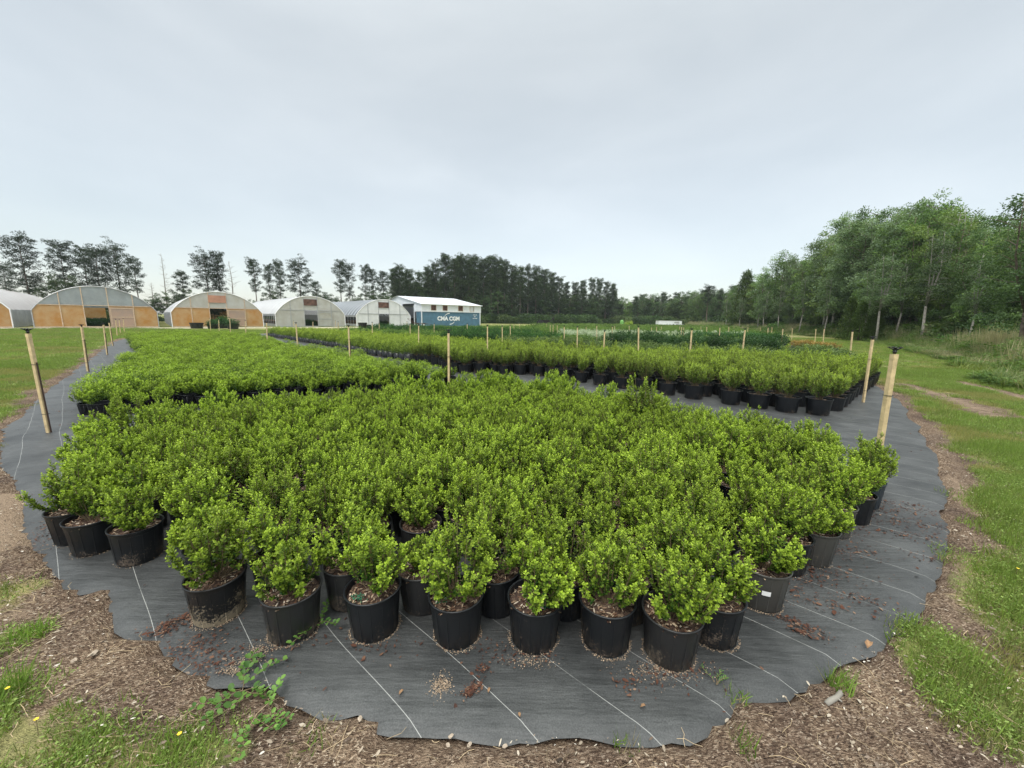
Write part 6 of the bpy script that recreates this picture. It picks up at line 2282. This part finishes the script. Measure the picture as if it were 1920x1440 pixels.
# dead leaves
M['dry_leaf'] = plain('dry_leaf', (.28, .16, .08), .8, var=.3, vscale=50)
for (px, py, s, rz, lab) in ((1625, 1222, .055, .6, 'curled dry brown leaf on the cloth edge beside the weeds'), (915, 1306, .022, 1.2, 'small folded brown leaf beside the bark crumbs on the cloth'),
                             (748, 1310, .025, .9, 'narrow pale dry leaf on the cloth below the second front thread'), (1200, 1333, .024, .2, 'orange brown leaf fragment near the hem of the cloth'), (975, 1352, .018, 1.8, 'tiny reddish leaf by the hem folds')):
    x0, y0 = at(px, py)
    V, F, C = leaves(np.array([(0, 0, 0.0)]), np.array([(1, 0, .15)]), np.array([(0, .2, 1)]), np.array([s]), np.array([s * .5]), np.array([(1, 1, 1.0)]), fold=.5)
    o = obj('dry_leaf', mesh_np('dry_leaf', V, F), M['dry_leaf'])
    md = o.modifiers.new('s', 'SOLIDIFY'); md.thickness = .0012
    o.location = (x0, y0, .02); o.rotation_euler = (0, 0, rz)
    tag(o, lab, 'leaf')
# yellow wildflowers
M['petal'] = plain('petal', (.75, .55, .03), .6)
fl = []
for px, py in ((18, 1318), (72, 1378), (338, 1406), (1902, 1085)):
    x0, y0 = at(px, py)
    r = empty('yellow_flower', (x0, y0, 0))
    m = MB(); m.tube([(0, 0, 0), (.003, 0, .04), (.006, 0, .07)], .0012, 4); m.build('stem', M['twig'], r)
    a = np.arange(5) * 1.2566
    V, F, C = leaves(np.tile([[.006, 0, .07]], (5, 1)), np.stack([np.cos(a), np.sin(a), np.full(5, .5)], 1), np.tile([[0, 0, 1.0]], (5, 1)), np.full(5, .009), np.full(5, .008), np.ones((5, 3)), fold=.1)
    obj('petals', mesh_np('petals', V, F), M['petal'], r)
    tag(r, 'small yellow wildflower in the grass at the picture edge', 'flower', 'small yellow wildflowers in the near grass')
# stones and shell-like chips near the hem
M['stone'] = plain('pale_stone', (.36, .29, .22), .85, var=.25, vscale=30)
stones = [(675, 1352, .014, 'pale angular stone at the hem below the second thread'), (845, 1385, .013, 'pale stone under the hem where straw crosses it'), (840, 1402, .012, 'brick coloured pebble touching the hem'), (880, 1400, .011, 'whitish flat chip in the soil below the hem'),
          (947, 1404, .012, 'orange pebble right of the forked root'), (140, 1242, .018, 'white flat stone beside the sand patch'), (178, 1228, .022, 'large tan chip above the white flat stone'), (1730, 1235, .016, 'pale chip in the dark mulch beyond the stick')]
for k, (px, py, s, lab) in enumerate(stones):
    x0, y0 = at(px, py)
    bm = bmesh.new(); bmesh.ops.create_icosphere(bm, subdivisions=2, radius=s * .6)
    rs = random.Random(k)
    for v in bm.verts:
        v.co *= 1 + rs.uniform(-.25, .25); v.co.x *= 1.4; v.co.z *= .4
    me = bpy.data.meshes.new('stone'); bm.to_mesh(me); bm.free()
    o = obj('stone', me, M['stone']); o.location = (x0, y0, .012); o.rotation_euler = (0, 0, rs.uniform(0, 6))
    tag(o, lab, 'stone')

# tag on the grey pot, part of that potted shrub; green netting in two pots
gp = edge_roots[11]
rz = gp.rotation_euler.z
m = MB()
n_ = 6
dirw = math.atan2(-2.0, -1.45) + .25 - rz
for i in range(n_):
    a0, a1 = dirw - .16 + .32 * i / n_, dirw - .16 + .32 * (i + 1) / n_
    R1, R2 = .1305, .1325
    m.add([(R1 * math.cos(a0), R1 * math.sin(a0), .115), (R1 * math.cos(a1), R1 * math.sin(a1), .115), (R2 * math.cos(a1), R2 * math.sin(a1), .143), (R2 * math.cos(a0), R2 * math.sin(a0), .143)], [(0, 1, 2, 3)])
m.build('paper_tag', M['white_paint'], gp)
for idx_, off in ((5, (-.05, -.06)), (6, (-.075, -.02)), (7, (.05, -.03))):
    g_ = edge_roots[idx_]
    rr_ = np.random.default_rng(idx_)
    n_ = 90
    V, F, C = leaves(np.column_stack([rr_.normal(off[0], .018, n_), rr_.normal(off[1], .014, n_), rr_.uniform(.208, .225, n_)]), norm(rr_.normal(size=(n_, 3))), np.tile([[0, 0, 1.0]], (n_, 1)), rr_.uniform(.008, .018, n_), np.full(n_, .004), np.ones((n_, 3)), shape='kite')
    g_.rotation_euler = (g_.rotation_euler.x, g_.rotation_euler.y, 0)
    obj('green_netting', mesh_np('green_netting', V, F), M['net_green'], g_)


# ------------------------------------------------------------------ moist air
hz = MB()
hz.box((0, 110, 21), (420, 330, 44))
me = hz.mesh('haze')
hm = bpy.data.materials.new('haze'); hm.use_nodes = True
nt = hm.node_tree; nt.nodes.clear()
o_ = nt.nodes.new('ShaderNodeOutputMaterial'); v_ = nt.nodes.new('ShaderNodeVolumePrincipled')
v_.inputs['Color'].default_value = (.86, .93, .97, 1)
v_.inputs['Density'].default_value = .0003
v_.inputs['Anisotropy'].default_value = .2
nt.links.new(v_.outputs[0], o_.inputs['Volume'])
o = obj('haze', me, hm)
tag(o, 'thin moist haze over the nursery', 'haze', kind='stuff')
